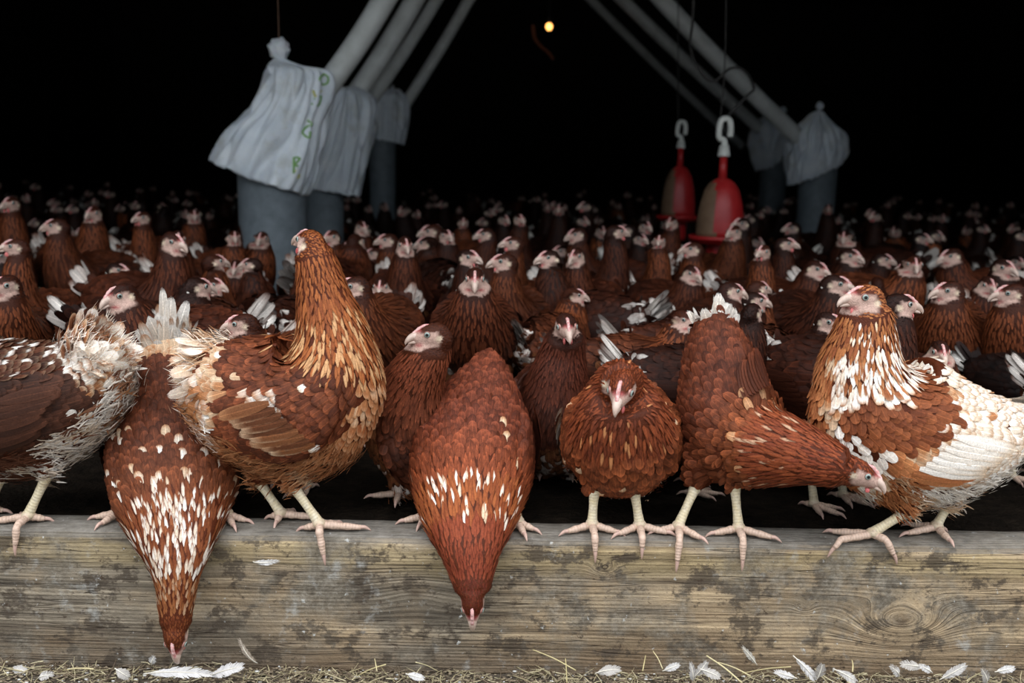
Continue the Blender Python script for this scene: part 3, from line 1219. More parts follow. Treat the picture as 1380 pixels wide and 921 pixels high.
# tall ginger hen seen from behind, neck stretched up
def col_h3(p, t, u, region, r):
    s = spot(p, 30, 11)
    x, y = Q(p)
    if region in ('head', 'neck'):
        c = lerp((.30, .095, .026), (.46, .17, .045), r[0])
        if region == 'neck' and t < .76 and r[1] < .35:
            return lerp(c, (.80, .55, .30), .6), lerp(c, (.8, .55, .3), .4)
        return c, np.array(c) * .8
    if region in ('tail', 'tailcov'):
        return (lerp(WHITE, CREAM, r[0]) if s > .42 else lerp(TAN, CREAM, r[0])), lerp(TAN, WHITE, r[1])
    if region == 'flight':
        return lerp((.17, .065, .027), (.34, .15, .06), .75 if r[0] < .3 else r[0] * .3), lerp(TAN, CREAM, r[1])
    if abs(x - 372) < 26 and abs(y - 540) < 22 and r[0] < .6:
        return lerp(WHITE, TAN, r[1] * .5), TAN
    if region == 'wing' or u > .1:
        if t < .25 and s + r[4] * .5 > .45 + t * 2.4:
            return lerp(TAN, CREAM, r[0]), CREAM
        if r[1] < .012:
            return WHITE, CREAM
        c = lerp((.16, .050, .020), (.27, .090, .034), r[0]); return c, np.array(c) * (1.7 if r[2] > .5 else .6)
    if t < .20:
        return lerp(TAN, WHITE, r[0] * (s > .5)), TAN
    if s > .64:
        return lerp(TAN, CREAM, .2 + .5 * r[0]), TAN
    c = lerp((.36, .135, .045), TAN, r[0]); return c, lerp(TAN, CREAM, .3)


h3 = dict(hint=Y_, head=P(418, 327, .07), fwd=(-.72, .62, .05), hup=(0, 0, 1), hs=1.05, colour=col_h3, comb=.6,
          spine=[row(255, 508, .07, 24, 34), row(300, 525, .06, 55, 68), row(352, 540, .055, 72, 90), row(405, 545, .05, 80, 98), row(444, 512, .05, 74, 76),
                 row(449, 458, .055, 52, 50), row(437, 405, .06, 34, 36), row(428, 362, .065, 27, 28), row(421, 338, .068, 23, 24)],
          tail=dict(base=P(268, 500, .07), dir=(-1, -.1, .0), up=(0, 0, 1), spread=.75, len=.050, r=.048, covlen=.042, cov=90, w=.007, drop=1.2, fluff=3000),
          flight=.075, wing=dict(rise=.02, lift=-.01), hackle_t=.55,
          legs=[leg((355, 600, .08), (350, 650, .062), (378, 694, .052), [(1, .1, .045), (-.1, -1, .016), (.3, 1, .03), (-.9, .3, .015)], r=.030),
                leg((400, 600, .03), (395, 655, .022), (430, 703, .012), [(1, .12, .056), (.25, -1, .045), (.75, .9, .03), (-1, .1, .020)], r=.030)])
place_hero(h3, 31, 'big ginger hen on the board with its neck stretched up and head turned away', 400, .03)


# hen leaning over the board, white-streaked shoulders (left)
def col_h2(p, t, u, region, r):
    s = spot(p, 34, 21)
    if region == 'head':
        c = lerp((.24, .07, .022), (.34, .12, .04), r[0]); return c, c
    if region in ('tail', 'tailcov'):
        return lerp(WHITE, CREAM, r[0] * .6), WHITE if r[1] > .5 else TAN
    if t < .12 and s > .35:
        return lerp(CREAM, TAN, r[0]), CREAM
    if .56 < t < .80:
        mid = u > .55
        k = .60 if mid else .30
        if r[0] < k:
            return lerp(WHITE, CREAM, r[1] * .7), (.34, .12, .04)
        return lerp((.28, .085, .026), (.38, .14, .045), r[1]), (.24, .07, .02)
    if t >= .80:
        c = lerp((.34, .12, .038), (.46, .20, .075), r[1])
        if r[0] < .35:
            return lerp(c, CREAM, .55), c
        return c, np.array(c) * .8
    if .28 < t and r[0] < (.16 if s > .5 else .04):
        return lerp(WHITE, CREAM, r[1]), TAN
    c = lerp((.12, .040, .019), (.24, .082, .034), r[0] * .6 + s * .4)
    if t > .40:
        c = lerp(c, (.32, .11, .036), (t - .40) * 4)
    return c, np.array(c) * (1.7 if r[2] > .55 else .65)


h2 = dict(hint=X_, up=(0, -1, .3), hang=(0, 0, -.4), head=P(237, 858, -.068), fwd=(.03, -.10, -1), hup=(0, -1, .1), hs=1.0, colour=col_h2, comb=.5,
          spine=[row(230, 462, .235, 26, 26), row(228, 505, .20, 54, 44), row(232, 560, .155, 72, 56), row(234, 612, .10, 80, 62), row(236, 660, .05, 78, 58), row(238, 706, .002, 64, 42),
                 row(238, 745, -.035, 46, 28), row(238, 785, -.052, 29, 23), row(237, 822, -.060, 23, 21), row(237, 842, -.064, 21, 19)],
          tail=dict(base=P(224, 468, .225), dir=(-.06, .22, 1), up=(0, -1, .25), spread=.42, len=.110, r=.034, covlen=.060, w=.010, drop=.3, cov=90, flat=2.5),
          flight=.075, wing_t=(.52, .10), hackle_t=.52,
          legs=[leg((180, 655, .09), (168, 680, .07), (160, 700, .045), [(-.4, -.9, .030), (-1, -.1, .03), (.7, -.7, .03), (.3, 1, .012)], r=.030),
                leg((292, 655, .09), (300, 680, .07), (306, 700, .045), [(.5, -.8, .03), (1, -.2, .028), (-.6, -.7, .03), (-.3, 1, .012)], r=.030)])
place_hero(h2, 22, 'brown hen bent head-down over the left of the board, white-streaked shoulders', 236, .04)


# red hen leaning over the board in the middle
def col_h5(p, t, u, region, r):
    s = spot(p, 34, 31)
    if region == 'head':
        c = lerp((.14, .035, .018), (.22, .055, .025), r[0]); return c, c
    if region in ('tail', 'tailcov'):
        if region == 'tail' and r[1] < .4:
            return WHITE, CREAM
        return lerp((.26, .08, .03), (.40, .17, .07), r[0]), (.3, .1, .04)
    if .58 < t < .74:
        c = lerp((.30, .085, .024), (.44, .15, .040), r[1])
        if r[0] < (.22 if u > .4 else .08):
            return lerp(CREAM, WHITE, r[2]), c
        return c, np.array(c) * .8
    if t >= .74:
        c = lerp((.32, .080, .028), (.22, .050, .024), min(1, (t - .74) * 5))
        return lerp(c, (.38, .11, .04), r[0] * .5), np.array(c) * .75
    if r[0] < .012:
        return CREAM, TAN
    c = lerp((.15, .044, .022), (.24, .072, .031), r[1] * .6 + s * .4)
    if t > .38:
        c = lerp(c, (.33, .095, .030), min(1, (t - .38) * 4.5))
    if region in ('vent',):
        c = lerp(c, (.30, .13, .07), .5)
    return c, np.array(c) * (1.75 if r[2] > .5 else .6)


h5 = dict(hint=X_, up=(0, -1, .3), hang=(0, 0, -.4), head=P(637, 812, -.070), fwd=(.01, -.16, -1), hup=(0, -1, .15), hs=1.0, colour=col_h5, comb=.9,
          spine=[row(658, 482, .235, 14, 16), row(654, 515, .205, 38, 34), row(643, 565, .16, 66, 52), row(637, 615, .11, 77, 62), row(634, 660, .055, 75, 58), row(633, 704, .005, 62, 42),
                 row(634, 742, -.035, 43, 28), row(636, 775, -.052, 30, 24), row(637, 797, -.062, 25, 22)],
          tail=dict(base=P(658, 490, .235), dir=(0, .25, 1), up=(0, -1, .25), flat=2.5, spread=.22, len=.046, r=.014, covlen=.03, w=.006, drop=.3, cov=40),
          flight=.080, wing_t=(.54, .14), hackle_t=.50,
          legs=[leg((590, 655, .09), (580, 682, .07), (574, 703, .055), [(-1, -.2, .03), (-.3, -.9, .02), (.7, -.7, .03), (.3, 1, .012)], r=.030),
                leg((688, 650, .09), (694, 676, .055), (698, 697, .035), [(.3, -1, .030), (1, -.5, .024), (-.6, -.7, .03), (-.3, 1, .012)], r=.030)])
place_hero(h5, 52, 'red-brown hen in the middle bent head-down over the board, back towards the viewer', 636, .04)


# squat hen facing the camera
def col_h6(p, t, u, region, r):
    s = spot(p, 30, 41)
    if region in ('head', 'neck'):
        c = lerp((.17, .046, .017), (.30, .085, .025), r[0])
        if r[1] < .05 and region == 'neck':
            return TAN, c
        return c, np.array(c) * .75
    if region in ('tail', 'tailcov', 'flight'):
        return (lerp(WHITE, CREAM, r[0]) if r[1] < .5 else BROWN), TAN
    if region == 'vent' and u < -.6 and t < .42:
        return lerp(TAN, WHITE, r[0]), CREAM
    if r[1] < .03:
        return CREAM, TAN
    c = lerp((.155, .046, .016), (.29, .092, .028), r[0] * .5 + s * .5)
    return c, np.array(c) * (1.8 if r[2] > .45 else .6)


h6 = dict(hint=X_, head=P(838, 524, -.040), fwd=(-.26, -.78, -.50), hup=(-.1, -.5, 1), hs=1.14, colour=col_h6, comb=1.0,
          spine=[row(838, 520, .27, 22, 24), row(838, 545, .22, 50, 46), row(838, 570, .16, 66, 64), row(838, 586, .10, 74, 76), row(837, 590, .05, 72, 74), row(836, 560, .018, 62, 58),
                 row(835, 532, .010, 48, 46), row(836, 518, -.002, 34, 34), row(838, 518, -.02, 26, 26)],
          tail=dict(base=P(838, 520, .27), dir=(0, 1, .7), up=(0, -.6, 1), spread=.5, len=.08),
          flight=.07,
          legs=[leg((805, 625, .06), (801, 662, .035), (798, 703, .030), [(-.95, -.35, .036), (.05, -1, .050), (.95, -.30, .034), (.1, 1, .016)], r=.026),
                leg((858, 625, .05), (855, 662, .035), (862, 703, .030), [(-.85, -.5, .034), (0, -1, .046), (1, -.25, .038), (.1, 1, .016)], r=.026)])
place_hero(h6, 62, 'round brown hen squatting on the board facing out, head tucked low', 838, .04)


# red hen stooping to the right
def col_h7(p, t, u, region, r):
    s = spot(p, 30, 51)
    if region in ('head', 'neck'):
        c = lerp((.23, .058, .020), (.33, .095, .028), r[0])
        if region == 'neck' and t < .78 and r[1] < .12:
            return lerp(c, CREAM, .6), c
        return c, np.array(c) * .7
    if region in ('tail', 'tailcov'):
        return lerp(WHITE, CREAM, r[0] * .5), WHITE
    if t < .05:
        return lerp(TAN, CREAM, r[0]), CREAM
    if .45 < t < .66 and u > -.2 and r[1] < .10:
        return lerp(TAN, CREAM, .3), TAN
    c = lerp((.10, .031, .015), (.22, .068, .026), r[0] * .5 + s * .5)
    if t > .40:
        c = lerp(c, (.32, .105, .030), min(1, (t - .40) * 3.5))
    if region == 'vent' and u < -.8:
        c = lerp(c, TAN, .35)
    return c, np.array(c) * (1.8 if r[2] > .45 else .6)


h7 = dict(hint=(-.55, .8, 0), head=P(1158, 638, -.050), fwd=(.84, -.28, -.42), hup=(.2, 0, 1), hs=1.02, colour=col_h7, comb=.8, wattle=.55,
          spine=[row(960, 432, .14, 24, 20), row(966, 470, .12, 42, 40), row(974, 520, .10, 58, 54), row(984, 568, .075, 66, 66), row(1012, 596, .045, 62, 66), row(1052, 606, .005, 46, 50),
                 row(1092, 616, -.025, 34, 38), row(1120, 626, -.040, 28, 31), row(1138, 632, -.046, 24, 27)],
          tail=dict(base=P(962, 445, .14), dir=(-.08, .2, 1), up=(-1, -.3, .1), flat=1.2, spread=.26, len=.078, r=.018, covlen=.050, w=.009, cov=50, fluff=200),
          flight=.06, wing_t=(.52, .16), wing=dict(rise=-.15, scale=.7), vent_u=-2, hackle_t=.60,
          legs=[leg((950, 610, .06), (938, 655, .050), (915, 694, .028), [(-.1, -1, .062), (.75, -.75, .036), (-1, -.1, .03), (.3, 1, .018)], r=.032),
                leg((992, 610, .05), (990, 654, .040), (996, 699, .026), [(.0, -1, .056), (.95, -.40, .045), (-1, -.15, .034), (.2, 1, .018)], r=.030)])
place_hero(h7, 72, 'red-brown hen on the board stooping to the right beneath the white hen', 975, .05)


# mottled hen cut off by the left edge, facing left
def col_h1(p, t, u, region, r):
    s = spot(p, 32, 61)
    if region in ('tail', 'tailcov') or t < .17:
        if s > .58 and r[0] < .8:
            return lerp(TAN, (.30, .14, .08), r[1]), CREAM
        return lerp(WHITE, CREAM, r[0] * .4), (TAN if r[1] > .55 else WHITE)
    if region in ('wing', 'flight'):
        if r[0] < .05 and region == 'wing':
            return WHITE, CREAM
        c = lerp((.065, .028, .016), (.13, .055, .030), r[1]); return c, np.array(c) * 1.5
    if u > .4:
        if r[0] < .25:
            return WHITE, (.2, .08, .04)
        c = lerp((.08, .030, .016), (.20, .075, .035), r[1]); return c, lerp(c, CREAM, .3)
    if t < .33 and s > .42:
        return lerp(WHITE, CREAM, r[0]), WHITE
    if s > .70:
        return lerp(CREAM, WHITE, r[0]), CREAM
    c = lerp((.14, .055, .028), (.25, .105, .055), r[0]); return c, np.array(c) * 1.3


h1 = dict(hint=Y_, head=P(-160, 395, .06), fwd=(-1, -.1, -.05), hs=1.05, colour=col_h1,
          spine=[row(150, 482, .075, 30, 40), row(118, 512, .07, 54, 62), row(72, 538, .065, 70, 82), row(10, 552, .06, 78, 92), row(-50, 548, .06, 76, 88), row(-105, 510, .06, 62, 64),
                 row(-135, 455, .06, 40, 42), row(-145, 415, .06, 30, 30)],
          tail=dict(base=P(138, 470, .075), dir=(.72, -.05, .62), up=(-.6, 0, .75), spread=.75, len=.055, r=.045, covlen=.042, cov=130, w=.008, drop=.9, fluff=2600),
          flight=.085, wing=dict(rise=.05),
          legs=[leg((58, 590, .04), (64, 640, .032), (38, 694, .024), [(-1, -.15, .046), (-.1, -1, .050), (-.7, .8, .03), (.9, .35, .020)], r=.030),
                leg((5, 590, .08), (8, 632, .07), (-15, 692, .055), [(-1, -.2, .045), (.1, -1, .03), (-.7, .7, .03), (.8, .3, .018)], r=.030)])
place_hero(h1, 12, 'white and dark brown mottled hen facing away at the far left of the board', 40, .05)

# hen behind the board facing left, between the two leaning ones
h4 = dict(hint=(.25, .9, 0), head=P(583, 452, .11), fwd=(-1, -.25, -.12), hs=1.05, comb=.4,
          pal=dict(w_body=.03, w_hack=.04, w_wing=.14, w_vent=.2, base=(.19, .062, .026), dark=(.07, .024, .012), rust=(.22, .068, .028)),
          spine=[row(668, 585, .30, 24, 26), row(640, 590, .27, 48, 52), row(605, 590, .23, 62, 68), row(572, 585, .19, 66, 74), row(548, 562, .16, 52, 62), row(556, 520, .14, 40, 42),
                 row(574, 484, .125, 32, 31), row(585, 466, .12, 27, 25)],
          tail=dict(base=P(668, 580, .30), dir=(.8, .5, .4), up=(0, 0, 1), spread=.5, len=.08),
          legs=[leg((545, 630, .18), (541, 665, .17), (538, 697, .165), [(-1, -.3, .04), (0, -1, .04), (-.3, .9, .03), (1, .3, .015)], r=.026, edge=None, fz=.008),
                leg((600, 630, .22), (600, 660, .22), (596, 690, .22), [(-1, -.3, .04), (0, -1, .04), (-.3, .9, .03), (1, .3, .015)], r=.026, edge=None, fz=.008)])
place_hero(h4, 42, 'dark brown hen facing left just behind the board, right of the tall ginger hen', 570, .18)

# dark hen facing out behind the squat one
h6b = dict(hint=X_, head=P(763, 440, .21), fwd=(.10, -.9, -.30), hup=(0, -.3, 1), hs=1.08, comb=1.0,
           pal=dict(w_body=.01, w_hack=.01, base=(.13, .040, .019), dark=(.055, .019, .010), rust=(.16, .046, .02), w_tail=.8),
           spine=[row(752, 520, .46, 22, 24), row(750, 530, .42, 46, 48), row(748, 545, .37, 60, 64), row(747, 560, .32, 66, 74), row(748, 560, .27, 60, 70), row(752, 515, .245, 42, 40),
                  row(758, 478, .24, 31, 30), row(762, 455, .23, 26, 25)],
           tail=dict(base=P(752, 505, .46), dir=(-.5, .8, .5), up=(0, 0, 1), spread=.5, len=.08),
           legs=[leg((728, 620, .31), (726, 655, .31), (725, 685, .305), [(-.9, -.4, .04), (0, -1, .04), (.9, -.3, .03), (0, 1, .015)], r=.026, edge=None, fz=.008),
                 leg((768, 620, .31), (768, 655, .31), (768, 682, .30), [(-.9, -.4, .04), (0, -1, .04), (.9, -.3, .03), (0, 1, .015)], r=.026, edge=None, fz=.008)])
place_hero(h6b, 65, 'dark hen looking straight out behind the leaning red hen and the squatting one', 748, .33)
# ------------------------------------------------------------------ the flock inside the barn
def rot2(x, y, a):
    return x * math.cos(a) - y * math.sin(a), x * math.sin(a) + y * math.cos(a)


def generic(hz, turn, nod=0.0, pal=None, tailw=True, lean=0.0):
    """a standing hen facing +x; hz: height of the head, turn: how far the head is turned"""
    a = math.radians(turn)
    fwd = (math.cos(a), math.sin(a), -math.sin(math.radians(nod)))
    hx = .105 + lean - .015 * (hz - .30) / .1
    hint = (0, 1, 0)
    nb = (.090, 0, .255)
    head = (hx, 0, hz)
    sp = [[(-.135, 0, .225), .024, .026, hint], [(-.100, 0, .212), .046, .052, hint], [(-.045, 0, .198), .066, .074, hint], [(.015, 0, .196), .072, .078, hint], [(.062, 0, .215), .060, .066, hint]]
    if hz > .30:
        sp += [[(.088, 0, .255), .040, .044, hint], [(.094, 0, (.255 + hz) / 2 + .005), .029, .031, hint], [(hx - .012, 0, hz - .018), .0215, .024, hint]]
    else:
        sp += [[(.090, 0, .248), .042, .044, hint], [(hx - .010, 0, hz - .012), .027, .028, hint]]
    legs = []
    for s in (-1, 1):
        legs.append(dict(hip=np.array((.0, s * .042, .16)), hock=np.array((-.012, s * .040, .095)), foot=np.array((.006, s * .040, .010)), r=.034, edge=None,
                         toes=[(1, 0, .045), (.75, s * .6, .036), (.75, -s * .6, .034), (-1, 0, .016)]))
    p = dict(w_body=.04, w_hack=.04, w_wing=.10, w_vent=.2, w_tail=.95 if tailw else .15)
    p.update(pal or {})
    return dict(hint=hint, head=np.array(head), fwd=fwd, hs=1.03, spine=[[np.array(q[0]), q[1], q[2], q[3]] for q in sp], legs=legs, pal=p,
                tail=dict(base=np.array((-.125, 0, .235)), dir=(-.66, 0, .75), up=(.7, 0, .6), spread=.38, len=.088, r=.020, cov=20, covlen=.040, w=.0105, flat=1.6), comb=.7)


KINDS = []        # prototypes: (head height, turn of the head, head x, head y, root, used)
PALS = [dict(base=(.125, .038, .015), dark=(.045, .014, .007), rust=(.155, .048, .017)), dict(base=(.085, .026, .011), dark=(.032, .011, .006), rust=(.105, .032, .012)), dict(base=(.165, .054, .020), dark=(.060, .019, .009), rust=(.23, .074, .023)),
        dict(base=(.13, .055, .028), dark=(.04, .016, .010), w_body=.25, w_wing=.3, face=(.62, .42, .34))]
for i, (hz, turn, nod) in enumerate([(.375, 0, 12), (.375, 62, 5), (.375, -62, 5), (.335, 0, 18), (.335, 58, 8), (.335, -58, 8), (.300, 0, 20), (.300, 55, 12), (.300, -55, 12)]):
    hn = generic(hz, turn, nod, PALS[i % 3])
    root = hen_object('hen', hn, (0, 0, 0), 200 + i, .6)
    KINDS.append(dict(hz=hz, turn=turn, head=hn['head'], root=root, used=False))


def copy_tree(o, parent=None):
    c = o.copy()
    COL.objects.link(c)
    if parent is not None:
        c.parent = parent
        c.matrix_parent_inverse = o.matrix_parent_inverse.copy()
    for ch in list(o.children):
        copy_tree(ch, c)
    return c




def body_circles(x, y, yaw, s):
    return [(x + rot2(q * s, 0, yaw)[0], y + rot2(q * s, 0, yaw)[1], r * s) for q, r in ((.045, .060), (-.03, .066), (-.105, .045))]


def clash(cs):
    t = 0.0
    for a in cs:
        for b in CIRC:
            dx, dy = a[0] - b[0], a[1] - b[1]
            rr_ = a[2] + b[2]
            d2 = dx * dx + dy * dy
            if d2 < rr_ * rr_:
                t += rr_ - math.sqrt(d2)
        if a[1] - a[2] < .02:
            t += .5 * (.02 - a[1] + a[2])
    return t


def place_by_head(px, py, Y, phi, label, group=None):
    """a hen whose head shows at (px, py), about Y metres inside, looking phi degrees (0 out of the barn, 90 to the right)"""
    best = None
    for kd in KINDS:
        lo, hi = max(.12, Y - .5), Y + .8
        for s0 in (.90, .96, 1.0, 1.05, 1.10):
            zt = kd['hz'] * s0 - .008            # slide along the line of sight until the feet meet the floor
            a, b = P(px, py, lo), P(px, py, hi)
            if abs(b[2] - a[2]) < 1e-6:
                continue
            q = min(1, max(0, (zt - a[2]) / (b[2] - a[2])))
            h = a + (b - a) * q
            ez = abs(h[2] - zt)
            s = (h[2] + .008) / kd['hz']
            s = max(.84, min(1.14, s))
            for dphi in (-24, -12, 0, 12, 24):
                f = phi + dphi
                yaw = math.radians(f - 90) - math.radians(kd['turn'])
                hx, hy = rot2(kd['head'][0] * s, kd['head'][1] * s, yaw)
                x, y = h[0] - hx, h[1] - hy
                cost = ez * 8 + abs(h[1] - Y) * .32 + abs(dphi) * .0006 + abs(s - 1) * .10 + clash(body_circles(x, y, yaw, s)) * 1.6 + random.uniform(0, .01)
                want = 0 if abs(phi) < 32 else (1 if phi > 0 else -1)
                if Y < .66 and (kd['turn'] > 0) - (kd['turn'] < 0) != want:
                    cost += .15
                if best is None or cost < best[0]:
                    best = (cost, kd, s, x, y, yaw, h)
    _, kd, s, x, y, yaw, h = best
    o = kd['root'] if not kd['used'] else copy_tree(kd['root'])
    kd['used'] = True
    o.location = (x, y, -.008)
    o.rotation_euler = (0, 0, yaw)
    o.scale = (s, s, s)
    CIRC.extend(body_circles(x, y, yaw, s))
    return tag(o, label, 'hen', group or 'hens packed inside the barn')


# (head x, head y, distance inside, facing, what singles it out)
FL = [
    (22, 333, .62, -95, 'dark brown hen in profile facing left near the left edge, pale comb, neck upright'),
    (8, 385, .36, -35, 'red-combed brown hen cut off by the left edge, just above the mottled hen'),
    (15, 275, 1.4, -10, 'small distant hen looking out, highest head at the far left'),
    (77, 305, .95, -80, 'ginger-brown hen facing left just right of the leftmost upright dark one'),
    (158, 364, .52, 85, 'ginger hen facing right, pink comb, standing just above the mottled hen'),
    (163, 398, .30, -25, 'dark-headed hen peering out directly over the tail of the mottled hen'),
    (221, 364, .60, 5, 'hen looking straight out above the white tail feathers of the leaning hen'),
    (126, 288, 1.25, -30, 'dim hen behind and left of the grey feed bin, pale face half turned left'),
    (192, 294, 1.15, -15, 'hen facing out in the second rank left of the white-bagged feed bin'),
    (240, 322, .90, 25, 'hen with a bright pink comb turned slightly right, left of the grey bin'),
    (265, 334, 1.05, 15, 'hen with pink comb half hidden behind its pink-combed neighbour on the left'),
    (262, 291, 1.30, 20, 'small far hen looking out just left of the big grey bin'),
    (316, 320, .92, 8, 'hen looking out right in front of the big grey feed bin, upper of two'),
    (318, 360, .58, 3, 'fluffy-necked brown hen looking straight out below the big grey bin'),
    (353, 322, .90, -3, 'dark hen looking out at the right foot of the big grey bin'),
    (286, 384, .66, 90, 'hen in profile facing right, half hidden behind the fluffy-necked one'),
    (191, 418, .40, -100, 'low-headed brown hen facing left beside the raised white tail feathers'),
    (327, 437, .21, -88, 'ginger hen with pink comb peeping over the tail of the tall ginger hen'),
    (335, 281, 1.25, 80, 'brown hen stretching its neck to the right across the front of the grey bin'),
    (447, 320, .85, -25, 'pale-faced hen just right of the tall ginger hen\'s head'),
    (467, 334, .74, 0, 'hen looking straight out, beside the tall ginger hen\'s neck'),
    (488, 306, 1.10, 30, 'small brown hen turned slightly right, behind the heads by the ginger neck'),
    (478, 386, .42, -70, 'brown hen facing left pressed against the tall ginger hen\'s back'),
    (513, 386, .52, 0, 'small pale-faced hen looking out above the left-facing dark brown hen'),
    (523, 324, .80, -75, 'hen with tall pale pink comb facing left, behind a fluffy-necked one'),
    (546, 330, .72, 5, 'hen with a pale fluffy neck looking out, left of centre'),
    (505, 342, .98, -80, 'greyish-faced hen looking left, low behind the pink-combed one'),
    (582, 312, .95, -85, 'hen in profile facing left behind the centre of the flock'),
    (602, 318, .88, 25, 'hen close behind the left-facing one in the centre, turned slightly right'),
    (625, 300, 1.35, 0, 'dim distant hen near the centre, looking out'),
    (655, 316, 1.05, -80, 'small hen facing left, in the rank behind the dark centre hen'),
    (631, 347, .68, 55, 'hen turned right whose comb shows behind the dark centre hen'),
    (640, 376, .40, 2, 'dark-faced long-necked hen looking straight out above the red leaning hen'),
    (692, 328, .80, -80, 'brown-necked hen facing left, upper of two left-facing heads in the centre'),
    (680, 353, .60, -82, 'tall brown-necked hen facing left, lower of two left-facing heads in the centre'),
    (740, 348, .72, -60, 'pink-faced hen turned left, right of the two left-facing brown hens'),
    (778, 316, .98, -75, 'hen facing left in the rank under the lamp'),
    (776, 345, .72, -40, 'pale-beaked hen turned left above the dark hen looking out'),
    (830, 313, .95, 85, 'brown hen facing right with its head held high, left of the red drinkers'),
    (889, 325, .80, -15, 'brown hen facing out with a long body trailing left, below the smaller red drinker'),
    (934, 336, .74, -85, 'ginger-necked hen facing left, right in front of the larger red drinker'),
    (933, 368, .52, 25, 'hen with white comb turned right, above the white tail of the stooping hen'),
    (988, 396, .44, 8, 'small hen looking out beside the white tail tip of the stooping hen'),
    (1017, 405, .44, 70, 'pink-combed hen facing right just behind the stooping hen\'s back'),
    (989, 313, 1.10, -40, 'pale-faced hen immediately right of the larger red drinker'),
    (1028, 340, .80, -60, 'dark hen turned left, one of a crossing pair right of the red drinker'),
    (1058, 329, .86, 75, 'hen facing right, other of the crossing pair right of the red drinker'),
    (1100, 362, .66, 45, 'hen turned right whose head stands above the low brown back beside the white hen'),
    (1126, 383, .50, 55, 'pink-combed hen turned right just left of the white hen\'s face'),
    (1117, 434, .27, 60, 'pale-cheeked hen squeezed against the breast of the white hen'),
    (1145, 345, .90, 40, 'dim hen above and left of the white hen\'s head'),
    (1189, 350, .92, 75, 'hen with a pink comb looking right above the white hen\'s crown'),
    (1232, 357, .82, 0, 'dark hen looking straight out behind the white hen\'s head'),
    (1279, 392, .46, -85, 'upright ginger-necked hen facing left behind the white hen\'s back'),
    (1212, 411, .50, 85, 'hen whose pointed pale face sticks out right behind the white hen\'s nape'),
    (1267, 474, .30, 5, 'dark crouching hen with a pink comb close behind the white hen\'s back'),
    (1332, 384, .62, 0, 'dark-faced hen looking out near the right edge'),
    (1352, 361, .80, 45, 'pink-combed hen turned right near the right edge, upper of the cluster'),
    (1363, 396, .50, -75, 'hen facing left at the right edge with its pale face forward'),
    (1282, 345, 1.10, -80, 'dim pale-faced hen facing left in the ranks at right'),
    (1137, 320, 1.3, -20, 'small dim hen in front of the right-hand bagged bin'),
    (700, 296, 1.6, 20, 'small distant hen just right of centre under the lamp'),
    (905, 300, 1.5, -30, 'distant hen below the smaller red drinker'),
]

# hens seen from behind: their tails show at these places
TL = [(104, 352, .78, 60, 'hen facing away with a white tail, between the two left-hand profile heads'),
      (345, 405, .45, 170, 'hen facing away whose white tail stands beside the fluffy-necked hen'),
      (266, 408, .50, -170, 'hen facing away with a white tail left of the fluffy-necked hen'),
      (385, 345, .72, 160, 'hen facing away with a mottled white tail beside the tall ginger neck'),
      (622, 352, .95, 200, 'hen facing away with a thin white tail left of the dark centre hen'),
      (728, 522, .22, 120, 'hen whose white tail fans out right of the red leaning hen'),
      (805, 425, .42, 95, 'brown hen facing right, its white-tipped tail left of centre-right'),
      (806, 470, .22, 85, 'brown hen facing right with a large white tail behind the squatting hen'),
      (1049, 452, .34, 185, 'hen facing away with a bushy white tail by the stooping hen\'s back'),
      (1358, 470, .28, 60, 'tan-bodied hen with a bushy white tail at the right edge'),
      (70, 392, .50, 80, 'mottled hen with a white tail behind the head at the far left'),
      (690, 440, .36, 150, 'hen with a white-speckled back above the red leaning hen'),
      (1208, 475, .5, 170, 'hen facing away with a white tail showing behind the white hen\'s neck'),
      (385, 405, .66, 190, 'hen facing away, white tail left of the tall ginger neck\'s base')]
low = [k for k in KINDS if k['hz'] < .31 or k['hz'] == .335]
for i, (px, py, Y, phi, lab) in enumerate(TL):
    kd = low[i % len(low)]
    best = None
    for dphi in range(-30, 31, 10):
        for dY in (-.05, 0, .05, .1):
            f = phi + dphi
            yaw = math.radians(f - 90)
            hp_ = P(px, py, max(.2, Y + dY))
            s = max(.86, min(1.08, (hp_[2] + .01) / .285))
            tx, ty = rot2(-.175 * s, 0, yaw)
            x, y = hp_[0] - tx, hp_[1] - ty
            cost = clash(body_circles(x, y, yaw, s)) + abs(dphi) * .0008 + abs(dY) * .1 + abs((hp_[2] + .01) / .285 - s) * .5
            if best is None or cost < best[0]:
                best = (cost, s, x, y, yaw)
    _, s, x, y, yaw = best
    o = kd['root'] if not kd['used'] else copy_tree(kd['root'])
    kd['used'] = True
    o.location = (x, y, -.008)
    o.rotation_euler = (0, 0, yaw)
    o.scale = (s, s, s)
    CIRC.extend(body_circles(x, y, yaw, s))
    tag(o, lab, 'hen', 'hens seen from behind')
for (px, py, Y, phi, lab) in sorted(FL, key=lambda q: q[2]):
    place_by_head(px, py, Y, phi, lab)
for kd in KINDS:
    if not kd['used']:
        for ch in list(kd['root'].children):
            bpy.data.objects.remove(ch, do_unlink=True)
        bpy.data.objects.remove(kd['root'], do_unlink=True)

